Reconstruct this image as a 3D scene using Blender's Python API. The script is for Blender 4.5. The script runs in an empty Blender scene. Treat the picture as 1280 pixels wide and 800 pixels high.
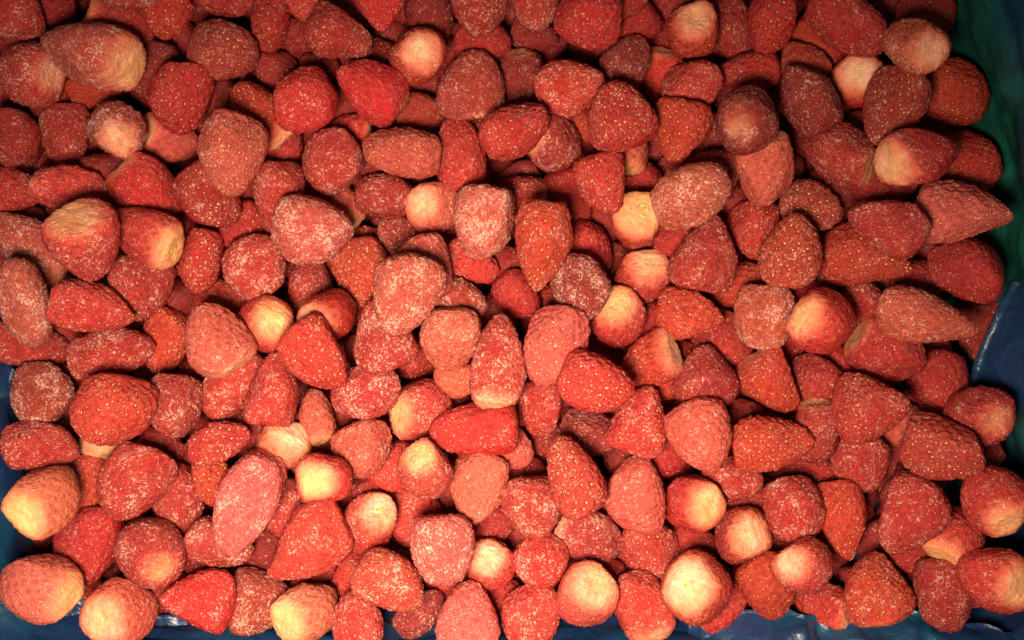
# Frozen strawberries heaped in a tray lined with blue-green plastic film.
import bpy, math
import numpy as np

scene = bpy.context.scene
COL = scene.collection

# ------------------------------------------------------------------ camera
cam_data = bpy.data.cameras.new('camera')
cam_data.sensor_width = 36.0
cam_data.lens = 41.85
cam_data.clip_start = 0.01
cam_data.clip_end = 20.0
cam = bpy.data.objects.new('camera', cam_data)
cam.location = (0.0, 0.0, 0.700)
cam.rotation_euler = (0.0, 0.0, 0.0)
COL.objects.link(cam)
scene.camera = cam

# ------------------------------------------------------------------ light
world = bpy.data.worlds.new('World')
scene.world = world
world.use_nodes = True
wbg = world.node_tree.nodes['Background']
wbg.inputs['Color'].default_value = (1.0, 0.86, 0.70, 1.0)
wbg.inputs['Strength'].default_value = 0.065

def area_lamp(name, loc, target, size, power, color):
    d = bpy.data.lights.new(name, 'AREA')
    d.shape = 'DISK'
    d.size = size
    d.energy = power
    d.color = color
    d.spread = math.radians(86)
    o = bpy.data.objects.new(name, d)
    o.location = loc
    v = np.array(target, float) - np.array(loc, float)
    v /= np.linalg.norm(v)
    o.rotation_euler = (math.acos(max(-1, min(1, -v[2]))), 0.0, math.atan2(v[0], -v[1]) if abs(v[2]) < .9999 else 0.0)
    COL.objects.link(o)
    return o

area_lamp('ceiling_lamp', (-0.06, -0.110, 0.67), (-0.075, -0.070, 0.05), 0.14, 3.3, (1.0, 0.84, 0.60))

scene.view_settings.view_transform = 'Standard'
scene.view_settings.look = 'None'
scene.view_settings.exposure = 0.0
scene.view_settings.gamma = 1.0
scene.view_settings.use_curve_mapping = False
scene.cycles.use_denoising = True
scene.cycles.max_bounces = 6

# ------------------------------------------------------------------ node helpers
def new_mat(name):
    m = bpy.data.materials.new(name)
    m.use_nodes = True
    nt = m.node_tree
    nt.nodes.clear()
    out = nt.nodes.new('ShaderNodeOutputMaterial')
    b = nt.nodes.new('ShaderNodeBsdfPrincipled')
    nt.links.new(b.outputs[0], out.inputs[0])
    return m, nt, b

class NT:
    def __init__(s, nt): s.nt = nt
    def put(s, sock, v):
        if isinstance(v, bpy.types.NodeSocket): s.nt.links.new(v, sock)
        elif v is not None:
            try: sock.default_value = v
            except Exception: sock.default_value = (v[0], v[1], v[2], 1.0)
    def math(s, op, a, b=None, c=None, clamp=False):
        n = s.nt.nodes.new('ShaderNodeMath'); n.operation = op; n.use_clamp = clamp
        for i, v in enumerate((a, b, c)):
            if v is not None: s.put(n.inputs[i], v)
        return n.outputs[0]
    def vmath(s, op, a, b=None):
        n = s.nt.nodes.new('ShaderNodeVectorMath'); n.operation = op
        s.put(n.inputs[0], a)
        if b is not None: s.put(n.inputs[1], b)
        return n.outputs[0]
    def mix(s, f, a, b, blend='MIX'):
        n = s.nt.nodes.new('ShaderNodeMix'); n.data_type = 'RGBA'; n.blend_type = blend
        s.put(n.inputs[0], f); s.put(n.inputs[6], a); s.put(n.inputs[7], b)
        return n.outputs[2]
    def noise(s, vec, scale, detail=3.0, rough=.6, dist=0.0):
        n = s.nt.nodes.new('ShaderNodeTexNoise')
        s.put(n.inputs['Vector'], vec)
        n.inputs['Scale'].default_value = scale; n.inputs['Detail'].default_value = detail
        n.inputs['Roughness'].default_value = rough; n.inputs['Distortion'].default_value = dist
        return n.outputs[0]
    def voronoi(s, vec, scale, feature='F1'):
        n = s.nt.nodes.new('ShaderNodeTexVoronoi'); n.feature = feature
        s.put(n.inputs['Vector'], vec); n.inputs['Scale'].default_value = scale
        return n.outputs['Distance']
    def ramp(s, v, lo, hi, a=0.0, b=1.0):
        n = s.nt.nodes.new('ShaderNodeMapRange'); n.interpolation_type = 'SMOOTHSTEP'
        s.put(n.inputs[0], v); s.put(n.inputs[1], lo); s.put(n.inputs[2], hi)
        n.inputs[3].default_value = a; n.inputs[4].default_value = b
        return n.outputs[0]
    def attr(s, name, kind='GEOMETRY'):
        n = s.nt.nodes.new('ShaderNodeAttribute'); n.attribute_name = name; n.attribute_type = kind
        return n.outputs['Fac']
    def bump(s, h, strength, dist, normal=None):
        n = s.nt.nodes.new('ShaderNodeBump')
        s.put(n.inputs['Height'], h); n.inputs['Strength'].default_value = strength
        n.inputs['Distance'].default_value = dist
        if normal is not None: s.put(n.inputs['Normal'], normal)
        return n.outputs[0]

# ------------------------------------------------------------------ materials
def make_skin():
    m, nt, b = new_mat('strawberry_skin'); N = NT(nt)
    tc = nt.nodes.new('ShaderNodeTexCoord'); oi = nt.nodes.new('ShaderNodeObjectInfo')
    rv = N.math('MULTIPLY', oi.outputs['Random'], 7.3)
    vec = N.vmath('ADD', tc.outputs['Object'], rv)
    frost = N.attr('frost', 'OBJECT'); crown = N.attr('crown', 'OBJECT')
    u = N.attr('axial'); pit = N.attr('pit')
    base = oi.outputs['Color']
    # ripeness varies across one berry
    big = N.noise(vec, 55.0, 2.0, .5)
    col = N.mix(N.ramp(big, .30, .72, 0, .55), base, N.mix(.55, base, (.64, .062, .026)))
    col = N.mix(N.ramp(N.noise(vec, 38.0, 2.0), .50, .75, 0, .55), col, N.mix(.6, base, (.10, .004, .008)))
    # fine fibrous mottling of the flesh
    fine = N.noise(vec, 560.0, 4.0, .70, .8)
    col = N.mix(N.ramp(fine, .38, .62, 0, .75), col, N.mix(.55, base, (.09, .004, .006)))
    # unripe cream crown
    edge = N.math('ADD', u, N.math('MULTIPLY', N.math('SUBTRACT', N.noise(vec, 170.0, 4.0, .65), .5), .42))
    sf = N.ramp(edge, N.math('ADD', N.math('MULTIPLY', crown, .70), -.98), N.math('ADD', N.math('MULTIPLY', crown, .25), -1.04))
    sf = N.math('MULTIPLY', sf, N.ramp(crown, 0.02, .5))
    col = N.mix(N.math('MULTIPLY', sf, .75), col, (.74, .17, .095))
    cf = N.ramp(edge, N.math('ADD', N.math('MULTIPLY', crown, .37), -.98), N.math('ADD', N.math('MULTIPLY', crown, .03), -1.14))
    cf = N.math('MULTIPLY', cf, N.ramp(crown, 0.02, .55))
    cream = N.mix(N.ramp(N.noise(vec, 70.0, 2.0), .35, .65), (.80, .46, .23), (.82, .55, .38))
    cream = N.mix(N.ramp(oi.outputs['Random'], .45, .75), cream, N.mix(.5, cream, (.80, .50, .08)))
    blot = N.ramp(N.noise(vec, 260.0, 4.0, .7, .5), .30, .66, .50, .92)
    col = N.mix(N.math('MULTIPLY', cf, blot), col, cream)
    # seed hollows are deeper red
    pf = N.math('MULTIPLY', pit, N.math('SUBTRACT', 1.0, N.math('MULTIPLY', cf, .7)))
    col = N.mix(N.math('MULTIPLY', pf, .88), col, N.mix(.7, base, (.10, .006, .006)))
    # frost: crystals gathered in patches
    patch = N.noise(vec, 95.0, 3.0, .6)
    grain = N.noise(vec, 800.0, 4.0, .75, .5)
    vor = N.voronoi(vec, 1000.0)
    g2 = N.math('ADD', N.math('MULTIPLY', grain, .75), N.math('MULTIPLY', vor, .25))
    curd = N.noise(vec, 430.0, 3.0, .7, 1.0)
    g2 = N.math('ADD', N.math('MULTIPLY', g2, .60), N.math('MULTIPLY', curd, .40))
    fr = N.math('ADD', N.math('MULTIPLY', frost, .66), .36)
    veil = N.math('MULTIPLY', N.ramp(patch, .25, .70, .35, 1.0), N.math('MULTIPLY', frost, .24))
    col = N.mix(veil, col, N.mix(.42, (.82, .25, .19), base))
    th = N.math('SUBTRACT', .640, N.math('MULTIPLY', N.math('MULTIPLY', fr, N.ramp(patch, .28, .72, .45, 1.18)), .16))
    ff = N.ramp(g2, th, N.math('ADD', th, .075))
    ff = N.math('MULTIPLY', ff, N.ramp(frost, 0.0, .9, .60, .80))
    frostcol = N.mix(.28, (.96, .57, .46), base)
    col = N.mix(ff, col, frostcol)
    nt.links.new(col, b.inputs['Base Color'])
    N.put(b.inputs['Roughness'], N.math('ADD', .22, N.math('MULTIPLY', N.math('MAXIMUM', ff, veil), .55)))
    b.inputs['Specular IOR Level'].default_value = .40
    b.inputs['Subsurface Weight'].default_value = .12
    b.inputs['Subsurface Radius'].default_value = (1.0, .30, .18)
    b.inputs['Subsurface Scale'].default_value = .003
    h = N.math('ADD', N.math('MULTIPLY', g2, N.math('ADD', .50, N.math('MULTIPLY', frost, .6))), N.math('MULTIPLY', fine, .35))
    h = N.math('MULTIPLY', h, N.math('SUBTRACT', 1.0, N.math('MULTIPLY', cf, .55)))
    nrm = N.bump(h, 1.0, .0027)
    nt.links.new(nrm, b.inputs['Normal'])
    return m

def make_seed():
    m, nt, b = new_mat('strawberry_seed'); N = NT(nt)
    tc = nt.nodes.new('ShaderNodeTexCoord')
    n = N.noise(tc.outputs['Object'], 260.0, 1.0)
    col = N.mix(N.ramp(n, .35, .65), (.40, .13, .03), (.76, .46, .12))
    fz = N.attr('frost', 'OBJECT')
    col = N.mix(N.ramp(N.attr('gold', 'OBJECT'), .15, .8), (.52, .15, .06), col)
    col = N.mix(N.math('MULTIPLY', fz, N.ramp(N.noise(tc.outputs['Object'], 130.0, 2.0), .35, .65, .05, .8)), col, (.60, .22, .14))
    nt.links.new(col, b.inputs['Base Color'])
    b.inputs['Roughness'].default_value = .42
    return m

def make_scar():
    m, nt, b = new_mat('stem_scar'); N = NT(nt)
    tc = nt.nodes.new('ShaderNodeTexCoord')
    n = N.noise(tc.outputs['Object'], 500.0, 3.0)
    col = N.mix(N.ramp(n, .35, .65), (.38, .22, .06), (.72, .46, .18))
    nt.links.new(col, b.inputs['Base Color'])
    b.inputs['Roughness'].default_value = .5
    nt.links.new(N.bump(n, .6, .0008), b.inputs['Normal'])
    return m

def make_film():
    m, nt, b = new_mat('plastic_film'); N = NT(nt)
    tc = nt.nodes.new('ShaderNodeTexCoord')
    v = tc.outputs['Object']
    n = N.noise(v, 9.0, 3.0, .5, .4)
    n2 = N.noise(v, 26.0, 3.0, .55, .8)
    hue = N.attr('greenness')
    col = N.mix(N.ramp(n2, .38, .80), (.006, .022, .078), (.005, .058, .108))
    col = N.mix(N.math('MULTIPLY', N.ramp(n, .50, .70), .5), col, (.020, .022, .085))
    col = N.mix(hue, col, N.mix(N.ramp(n2, .35, .7), (.004, .036, .028), (.010, .100, .066)))
    nt.links.new(col, b.inputs['Base Color'])
    b.inputs['Roughness'].default_value = .38
    b.inputs['Specular IOR Level'].default_value = .55
    b.inputs['Transmission Weight'].default_value = 0.0
    wr = N.noise(v, 60.0, 4.0, .6, 1.2)
    nt.links.new(N.bump(wr, .45, .004), b.inputs['Normal'])
    return m

def make_ground():
    m, nt, b = new_mat('dark_floor'); N = NT(nt)
    tc = nt.nodes.new('ShaderNodeTexCoord')
    n = N.noise(tc.outputs['Object'], 18.0, 5.0)
    nt.links.new(N.mix(n, (.03, .03, .032), (.06, .058, .055)), b.inputs['Base Color'])
    b.inputs['Roughness'].default_value = .8
    return m

M_SKIN, M_SEED, M_SCAR, M_FILM, M_GROUND = make_skin(), make_seed(), make_scar(), make_film(), make_ground()

# ------------------------------------------------------------------ mesh helpers
def mesh_np(name, verts, quads=None, tris=None, attrs=None, smooth=True):
    me = bpy.data.meshes.new(name)
    nq = 0 if quads is None else len(quads)
    nt_ = 0 if tris is None else len(tris)
    me.vertices.add(len(verts))
    me.vertices.foreach_set('co', np.ascontiguousarray(verts, np.float32).ravel())
    me.loops.add(nq * 4 + nt_ * 3)
    idx = []
    if nq: idx.append(np.asarray(quads).ravel())
    if nt_: idx.append(np.asarray(tris).ravel())
    me.loops.foreach_set('vertex_index', np.concatenate(idx).astype(np.int32))
    me.polygons.add(nq + nt_)
    st = np.concatenate([np.arange(nq) * 4, nq * 4 + np.arange(nt_) * 3]).astype(np.int32)
    me.polygons.foreach_set('loop_start', st)
    if smooth:
        me.polygons.foreach_set('use_smooth', np.ones(nq + nt_, bool))
    for k, v in (attrs or {}).items():
        a = me.attributes.new(k, 'FLOAT', 'POINT')
        a.data.foreach_set('value', np.ascontiguousarray(v, np.float32))
    me.update(calc_edges=True)
    return me

def obj(name, me, mat, parent=None):
    o = bpy.data.objects.new(name, me)
    me.materials.append(mat)
    COL.objects.link(o)
    if parent: o.parent = parent
    return o

def cube_sphere(n):
    """unit directions of an evenly spaced quad sphere, welded"""
    t = np.tan(np.linspace(-1, 1, n + 1) * math.pi / 4)
    key = {}; V = []; Q = []
    lin = np.arange(n + 1)
    for ax in range(3):
        for sg in (-1, 1):
            ids = np.zeros((n + 1, n + 1), int)
            for i in lin:
                for j in lin:
                    p = [0, 0, 0]
                    p[ax] = sg; p[(ax + 1) % 3] = t[i]; p[(ax + 2) % 3] = t[j]
                    k = (round(p[0], 5), round(p[1], 5), round(p[2], 5))
                    if k not in key:
                        key[k] = len(V); V.append(p)
                    ids[i, j] = key[k]
            a, b, c, d = ids[:-1, :-1], ids[1:, :-1], ids[1:, 1:], ids[:-1, 1:]
            q = np.stack([a, b, c, d], -1).reshape(-1, 4)
            Q.append(q if sg > 0 else q[:, ::-1])
    V = np.array(V, float)
    V /= np.linalg.norm(V, axis=1, keepdims=True)
    return V, np.concatenate(Q)

SPH_HI, SPH_MID, SPH_LO = cube_sphere(27), cube_sphere(16), cube_sphere(8)

def fib(n):
    i = np.arange(n) + .5
    u = 1 - 2 * i / n
    ph = i * math.pi * (3 - math.sqrt(5))
    r = np.sqrt(1 - u * u)
    return np.stack([u, r * np.cos(ph), r * np.sin(ph)], 1)

class Shape:
    """outline of one berry, axis +X from crown to tip, sizes in metres"""
    def __init__(s, kind, L, W, crown, rng):
        s.kind, s.L, s.W, s.crown = kind, L, W, crown
        s.wave = [(rng.normal(0, 1, 3), rng.uniform(0, 6.28), a * rng.uniform(.6, 1.3)) for a in (.060, .055, .042, .036, .026, .022)]
        for i, (k, p, a) in enumerate(s.wave):
            k *= (1.6, 2.0, 3.0, 3.6, 4.6, 5.6)[i] / np.linalg.norm(k)
        s.flat = rng.uniform(.90, 1.0); s.roll = rng.uniform(0, 6.28)
        s.planes = []
        for q in range(5):
            n = rng.normal(0, 1, 3); n /= np.linalg.norm(n)
            s.planes.append((n, rng.uniform(.76, .96)))
        s.bend = rng.normal(0, .05)
        probe = s.raw(fib(500))
        ext = probe.max(0) - probe.min(0)
        s.c0 = (probe.max(0) + probe.min(0)) / 2
        wy = max(ext[1], ext[2])
        s.sc = np.array([L / ext[0], W / wy, W / wy])
    def raw(s, d):
        x = d[:, 0]; rad = np.sqrt(np.maximum(1 - x * x, 0))
        yz = d[:, 1:] / np.maximum(np.linalg.norm(d[:, 1:], axis=1, keepdims=True), 1e-9)
        if s.kind == 'c':
            k = 1.05 - .46 * x - .08 * x * x; e = .90
        elif s.kind == 'w':
            k = 1.05 - .36 * x; e = .78
        elif s.kind == 'o':
            k = 1.0 - .18 * x; e = .88
        else:
            k = 1.0 - .07 * x; e = .94
        r = rad ** e * k
        X = np.sign(x) * np.abs(x) ** 1.0
        # blunt crown with a shallow hollow round the stem
        back = np.clip((-x - .62) / .38, 0, 1)
        X = X + .16 * back ** 1.6 + (.035 if s.crown > .3 else .02) * np.clip((-x - .93) / .07, 0, 1) ** 1.3
        p = np.stack([X, yz[:, 0] * r, yz[:, 1] * r], 1)
        f = np.ones(len(d))
        for kv, ph, a in s.wave:
            f += a * np.sin(d @ kv * 1.0 + ph)
        p *= f[:, None]
        c, sn = math.cos(s.roll), math.sin(s.roll)
        y, z = p[:, 1] * c - p[:, 2] * sn, p[:, 1] * sn + p[:, 2] * c
        z *= s.flat
        y += s.bend * p[:, 0] ** 2
        p = np.stack([p[:, 0], y, z], 1)
        for n, h in s.planes:            # faces pressed flat by neighbours
            t = p @ n
            ex = np.maximum(t - h * .92, 0)
            p -= n * (ex * .60)[:, None]
        return p
    def __call__(s, d):
        return (s.raw(d) - s.c0) * s.sc

def normals_of(shape, d, eps=.02):
    a = np.where(np.abs(d[:, :1]) < .95, np.array([[1., 0, 0]]), np.array([[0, 1., 0]]))
    t1 = a - d * np.sum(a * d, 1, keepdims=True); t1 /= np.linalg.norm(t1, axis=1, keepdims=True)
    t2 = np.cross(d, t1)
    def dd(t):
        q1 = d + eps * t; q1 /= np.linalg.norm(q1, axis=1, keepdims=True)
        q2 = d - eps * t; q2 /= np.linalg.norm(q2, axis=1, keepdims=True)
        return shape(q1) - shape(q2)
    e1, e2 = dd(t1), dd(t2)
    n = np.cross(e1, e2); n /= np.maximum(np.linalg.norm(n, axis=1, keepdims=True), 1e-12)
    flip = np.sign(np.sum(n * shape(d), 1, keepdims=True)); n *= np.where(flip == 0, 1, flip)
    e1 /= np.maximum(np.linalg.norm(e1, axis=1, keepdims=True), 1e-12)
    return n, e1

OCT = np.array([[1, 0, 0], [0, 1, 0], [-1, 0, 0], [0, -1, 0], [0, 0, 1], [0, 0, -1]], float)
OCT_T = np.array([[0, 1, 4], [1, 2, 4], [2, 3, 4], [3, 0, 4], [1, 0, 5], [2, 1, 5], [3, 2, 5], [0, 3, 5]])

def berry_meshes(kind, L, W, frost, crown, seedy, sphere, rng, with_seeds=True):
    sh = Shape(kind, L, W, crown, rng)
    d, Q = sphere
    v = sh(d)
    nrm, _ = normals_of(sh, d)
    area = math.pi * W * (L * .8 + W * .2)
    gap = .0050 - .0010 * rng.uniform(0, 1)
    ns = int(np.clip(area / gap ** 2, 50, 240))
    sd = fib(ns)
    c, s_ = math.cos(rng.uniform(0, 6.28)), math.sin(rng.uniform(0, 6.28))
    sd = sd + rng.normal(0, .018, sd.shape); sd /= np.linalg.norm(sd, axis=1, keepdims=True)
    keep = sd[:, 0] > -.80 + .30 * crown * rng.uniform(.6, 1.2)
    sd = sd[keep]
    sp = sh(sd)
    # hollows round the seeds
    depth = .00038 + .00150 * seedy * (1 - .35 * frost)
    rad = .00175
    pit = np.zeros(len(v))
    for i0 in range(0, len(v), 2048):
        q = v[i0:i0 + 2048]
        d2 = (np.sum(q * q, 1)[:, None] + np.sum(sp * sp, 1)[None] - 2 * q @ sp.T)
        pit[i0:i0 + 2048] = np.exp(-np.maximum(d2.min(1), 0) / rad ** 2)
    rough = rng.normal(0, 1, len(v))
    amp = .00010 + .00024 * frost
    v = v + nrm * (-depth * pit + amp * rough + depth * .35)[:, None]
    # wrinkles as on partly dried fruit
    k1 = rng.normal(0, 1, 3) * 9; k2 = rng.normal(0, 1, 3) * 13
    v = v + nrm * (.00022 * (np.sin(d @ k1) * np.sin(d @ k2)))[:, None]
    body = mesh_np('flesh', v, quads=Q, attrs={'axial': d[:, 0], 'pit': pit})
    seeds = None
    if with_seeds:
        vis = rng.uniform(0, 1, len(sd)) < (.10 + .90 * seedy)
        sd2, sp2 = sd[vis], sp[vis]
        if len(sd2):
            n, t = normals_of(sh, sd2)
            bt = np.cross(n, t)
            a = (.00085 + .00042 * seedy) * rng.uniform(.75, 1.2, len(sd2)); bb = (.00050 + .00018 * seedy) * rng.uniform(.8, 1.2, len(sd2)); h = .00042
            cen = sp2 + n * (-depth * .65 + .00002)
            V = (cen[:, None, :] + OCT[None, :, 0:1] * (t * a[:, None])[:, None] + OCT[None, :, 1:2] * (bt * bb[:, None])[:, None] + OCT[None, :, 2:3] * (n * h)[:, None])
            T = OCT_T[None] + 6 * np.arange(len(sd2))[:, None, None]
            seeds = mesh_np('seeds', V.reshape(-1, 3), tris=T.reshape(-1, 3))
    return sh, body, seeds

def scar_mesh(sh, rng):
    """small calloused ring and hub where the stem came off, seated in the hollow"""
    rings = [(0.0, .0001), (.035, .0003), (.06, .0000), (.085, .0003), (.11, .00025), (.135, -.0003)]
    seg = 14
    dirs = []; off = []
    for r, o_ in rings:
        for k in range(seg if r else 1):
            a = 2 * math.pi * k / seg
            rr = r * (1 + .12 * rng.normal()) if r else 0
            dirs.append((-math.sqrt(1 - rr * rr), rr * math.cos(a), rr * math.sin(a))); off.append(o_)
    dirs = np.array(dirs)
    p = sh(dirs)
    n, _ = normals_of(sh, dirs)
    p = p + n * np.array(off)[:, None]
    T = []; Qd = []
    for k in range(seg): T.append((0, 1 + (k + 1) % seg, 1 + k))
    for r in range(len(rings) - 2):
        b0, b1 = 1 + r * seg, 1 + (r + 1) * seg
        for k in range(seg): Qd.append((b0 + k, b0 + (k + 1) % seg, b1 + (k + 1) % seg, b1 + k))
    return mesh_np('stem_scar', p, quads=np.array(Qd), tris=np.array(T))

# ------------------------------------------------------------------ the setting
def build_ground():
    v = np.array([[-2, -2, 0], [2, -2, 0], [2, 2, 0], [-2, 2, 0]], float)
    v[:, 2] = -.037
    o = obj('ground', mesh_np('ground', v, quads=np.array([[0, 1, 2, 3]]), smooth=False), M_GROUND)
    o['kind'] = 'structure'
    return o
build_ground()

def vnoise(p, seed=0):
    """smooth value noise, p (n,3)"""
    i = np.floor(p).astype(np.int64); f = p - i; f = f * f * (3 - 2 * f)
    r = 0
    for a in (0, 1):
        for b in (0, 1):
            for c in (0, 1):
                h = (i[:, 0] + a) * 374761393 + (i[:, 1] + b) * 668265263 + (i[:, 2] + c) * 2147483647 + seed * 97531
                h = (h ^ (h >> 13)) * 1274126177; h = (h ^ (h >> 16)) & 0xffff
                w = (f[:, 0] if a else 1 - f[:, 0]) * (f[:, 1] if b else 1 - f[:, 1]) * (f[:, 2] if c else 1 - f[:, 2])
                r = r + w * h / 65535.0
    return r

def crumple(p, seed):
    a = np.abs(vnoise(p * 22, seed) - .5) * 2
    b = np.abs(vnoise(p * 55, seed + 3) - .5) * 2
    c = np.abs(vnoise(p * 120, seed + 5) - .5) * 2
    return (1 - a) * .5 + (1 - b) * .3 + (1 - c) * .2

# wall line of the liner seen from above (metres), anticlockwise
WALL = [(.2375, .205), (.2450, .172), (.2580, .130), (.2660, .090), (.2700, .050), (.2720, .010), (.2740, -.040), (.2830, -.085), (.2850, -.125), (.272, -.158), (.255, -.1655),
        (.20, -.1655), (.14, -.1660), (.10, -.1665), (.02, -.1690), (-.06, -.1675), (-.13, -.1660), (-.19, -.1640), (-.23, -.1625), (-.258, -.150),
        (-.2740, -.115), (-.2780, -.06), (-.2800, -.025), (-.300, .02), (-.315, .08), (-.318, .16), (-.300, .200), (-.26, .212),
        (-.15, .212), (0, .212), (.12, .211), (.20, .211)]
def loop_points(n):
    P = np.array(WALL); m = len(P)
    t = np.linspace(0, m, n, endpoint=False); i = t.astype(int); f = (t - i)[:, None]
    p0, p1, p2, p3 = P[(i - 1) % m], P[i % m], P[(i + 1) % m], P[(i + 2) % m]
    return .5 * (2 * p1 + (p2 - p0) * f + (2 * p0 - 5 * p1 + 4 * p2 - p3) * f ** 2 + (3 * p1 - p0 - 3 * p2 + p3) * f ** 3)

def build_liner():
    n, h = 520, 46
    lp = loop_points(n)
    tan = np.roll(lp, -1, 0) - np.roll(lp, 1, 0); tan /= np.linalg.norm(tan, axis=1, keepdims=True)
    outw = np.stack([-tan[:, 1], tan[:, 0]], 1)
    V = []
    for j in range(h):
        s = j / (h - 1)
        if s < .8:
            z = -.030 + s / .8 * .154; o_ = -.010 + .030 * s / .8
        else:                                       # turned over the tray's edge
            a = (s - .8) / .2 * math.pi * .9
            z = .124 + .010 * math.sin(a); o_ = .020 + .014 * (1 - math.cos(a))
        q = lp + outw * o_
        V.append(np.concatenate([q, np.full((n, 1), z)], 1))
    V = np.array(V)
    P = V.reshape(-1, 3)
    nrm = np.tile(np.concatenate([outw, np.zeros((n, 1))], 1), (h, 1))
    arc = np.concatenate([[0], np.cumsum(np.linalg.norm(np.diff(lp, axis=0), axis=1))])
    sweep = np.stack([np.tile(arc, h) * .30, P[:, 2] * 1.1, np.zeros(len(P))], 1)   # creases run mostly along the wall
    P = P + nrm * ((crumple(sweep, 2) - .6) * .022)[:, None]
    idx = np.arange(n * h).reshape(h, n)
    a = idx[:-1]; b = np.roll(idx, -1, 1)[:-1]; c = np.roll(idx, -1, 1)[1:]; d = idx[1:]
    Q = np.stack([a, b, c, d], -1).reshape(-1, 4)
    green = np.clip((P[:, 0] - .20) / .03, 0, 1) * np.clip((P[:, 1] + .12) / .08, 0, 1) * .92 * np.clip((.085 - P[:, 2]) / .03, .1, 1)
    # floor sheet
    m = 40
    base = P[:n, :2]
    cen = base.mean(0)
    FV = []
    for r in range(1, 9):
        k = 1 - r / 8.5
        FV.append(np.concatenate([cen + (base - cen) * k, np.full((n, 1), -.031)], 1))
    FV = np.array(FV).reshape(-1, 3)
    FV[:, 2] += .002 * crumple(FV, 9)
    o0 = len(P)
    prev = idx[0]; Q2 = []
    for r in range(8):
        cur = o0 + r * n + np.arange(n)
        Q2.append(np.stack([prev, cur, np.roll(cur, -1), np.roll(prev, -1)], -1)); prev = cur
    last = prev
    cid = o0 + len(FV)
    tris = np.stack([last, np.full(n, cid), np.roll(last, -1)], -1)
    allV = np.concatenate([P, FV, np.array([[cen[0], cen[1], -.030]])])
    gr = np.concatenate([green, np.zeros(len(FV) + 1)])
    root = bpy.data.objects.new('plastic_liner', None)
    COL.objects.link(root)
    root['label'] = 'crumpled blue and green plastic film lining the tray around the strawberries'
    root['category'] = 'plastic liner'
    obj('film', mesh_np('film', allV, quads=np.concatenate([Q] + Q2), tris=tris, attrs={'greenness': gr}), M_FILM, root)
    return root
LINER = build_liner()

def fold(path, width, seed, green=0.0, thick=.0006, rough=1.0):
    """a loose fold of film: a strip lofted along path [(x,y,z, lean)], two-sided with real thickness"""
    P = np.array(path, float); m = len(P)
    n, w = 90, 16
    t = np.linspace(0, m - 1.001, n); i = t.astype(int); f = (t - i)[:, None]
    g = lambda k: P[np.clip(k, 0, m - 1)]
    p0, p1, p2, p3 = g(i - 1), g(i), g(i + 1), g(i + 2)
    C = .5 * (2 * p1 + (p2 - p0) * f + (2 * p0 - 5 * p1 + 4 * p2 - p3) * f ** 2 + (3 * p1 - p0 - 3 * p2 + p3) * f ** 3)
    tan = np.gradient(C[:, :2], axis=0); tan /= np.maximum(np.linalg.norm(tan, axis=1, keepdims=True), 1e-9)
    out = np.stack([tan[:, 1], -tan[:, 0]], 1)
    V = []
    for j in range(w):
        s = j / (w - 1)
        o_ = s * width; z = C[:, 2] + np.sin(s * math.pi * .5) * C[:, 3]
        V.append(np.concatenate([C[:, :2] + out * o_, z[:, None]], 1))
    V = np.array(V).reshape(-1, 3)
    V[:, 2] += (crumple(V, seed) - .6) * .018 * rough
    V[:, :2] += ((crumple(V * .7 + 3.1, seed + 1) - .6) * .014 * rough)[:, None]
    idx = np.arange(n * w).reshape(w, n)
    Q = np.stack([idx[:-1, :-1], idx[:-1, 1:], idx[1:, 1:], idx[1:, :-1]], -1).reshape(-1, 4)
    V2 = V - np.array([0, 0, thick])
    k = len(V)
    rim = np.concatenate([idx[0], idx[1:, -1], idx[-1, ::-1][1:], idx[::-1, 0][1:-1]])
    R = np.stack([rim, np.roll(rim, -1), np.roll(rim, -1) + k, rim + k], -1)
    return mesh_np('fold', np.concatenate([V, V2]), quads=np.concatenate([Q, Q[:, ::-1] + k, R]), attrs={'greenness': np.full(2 * k, green)})

obj('fold', fold([(.2540, -.046, .026, .046), (.2560, -.030, .034, .046), (.2600, -.012, .040, .046), (.2680, .006, .042, .046), (.279, .022, .040, .046)], .045, 11, rough=.35), M_FILM, LINER)
obj('fold', fold([(.095, -.1665, .030, .024), (.125, -.1625, .044, .024), (.150, -.1600, .054, .024), (.172, -.1625, .052, .024), (.200, -.1610, .057, .024), (.230, -.1640, .054, .024), (.285, -.172, .050, .024)], .034, 17), M_FILM, LINER)
obj('fold', fold([(-.2820, .010, .040, .030), (-.2740, -.015, .052, .030), (-.2750, -.045, .045, .030)], .030, 23), M_FILM, LINER)
obj('fold', fold([(-.2820, -.120, .030, .014), (-.2640, -.146, .040, .014), (-.230, -.1570, .042, .014), (-.18, -.1650, .034, .014)], .040, 29), M_FILM, LINER)

# ------------------------------------------------------------------ the strawberries
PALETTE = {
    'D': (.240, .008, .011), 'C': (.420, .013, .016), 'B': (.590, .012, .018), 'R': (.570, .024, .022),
    'O': (.530, .036, .017), 'S': (.700, .108, .070), 'P': (.710, .108, .086), 'Y': (.700, .145, .085), 'M': (.400, .028, .022),
}
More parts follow.
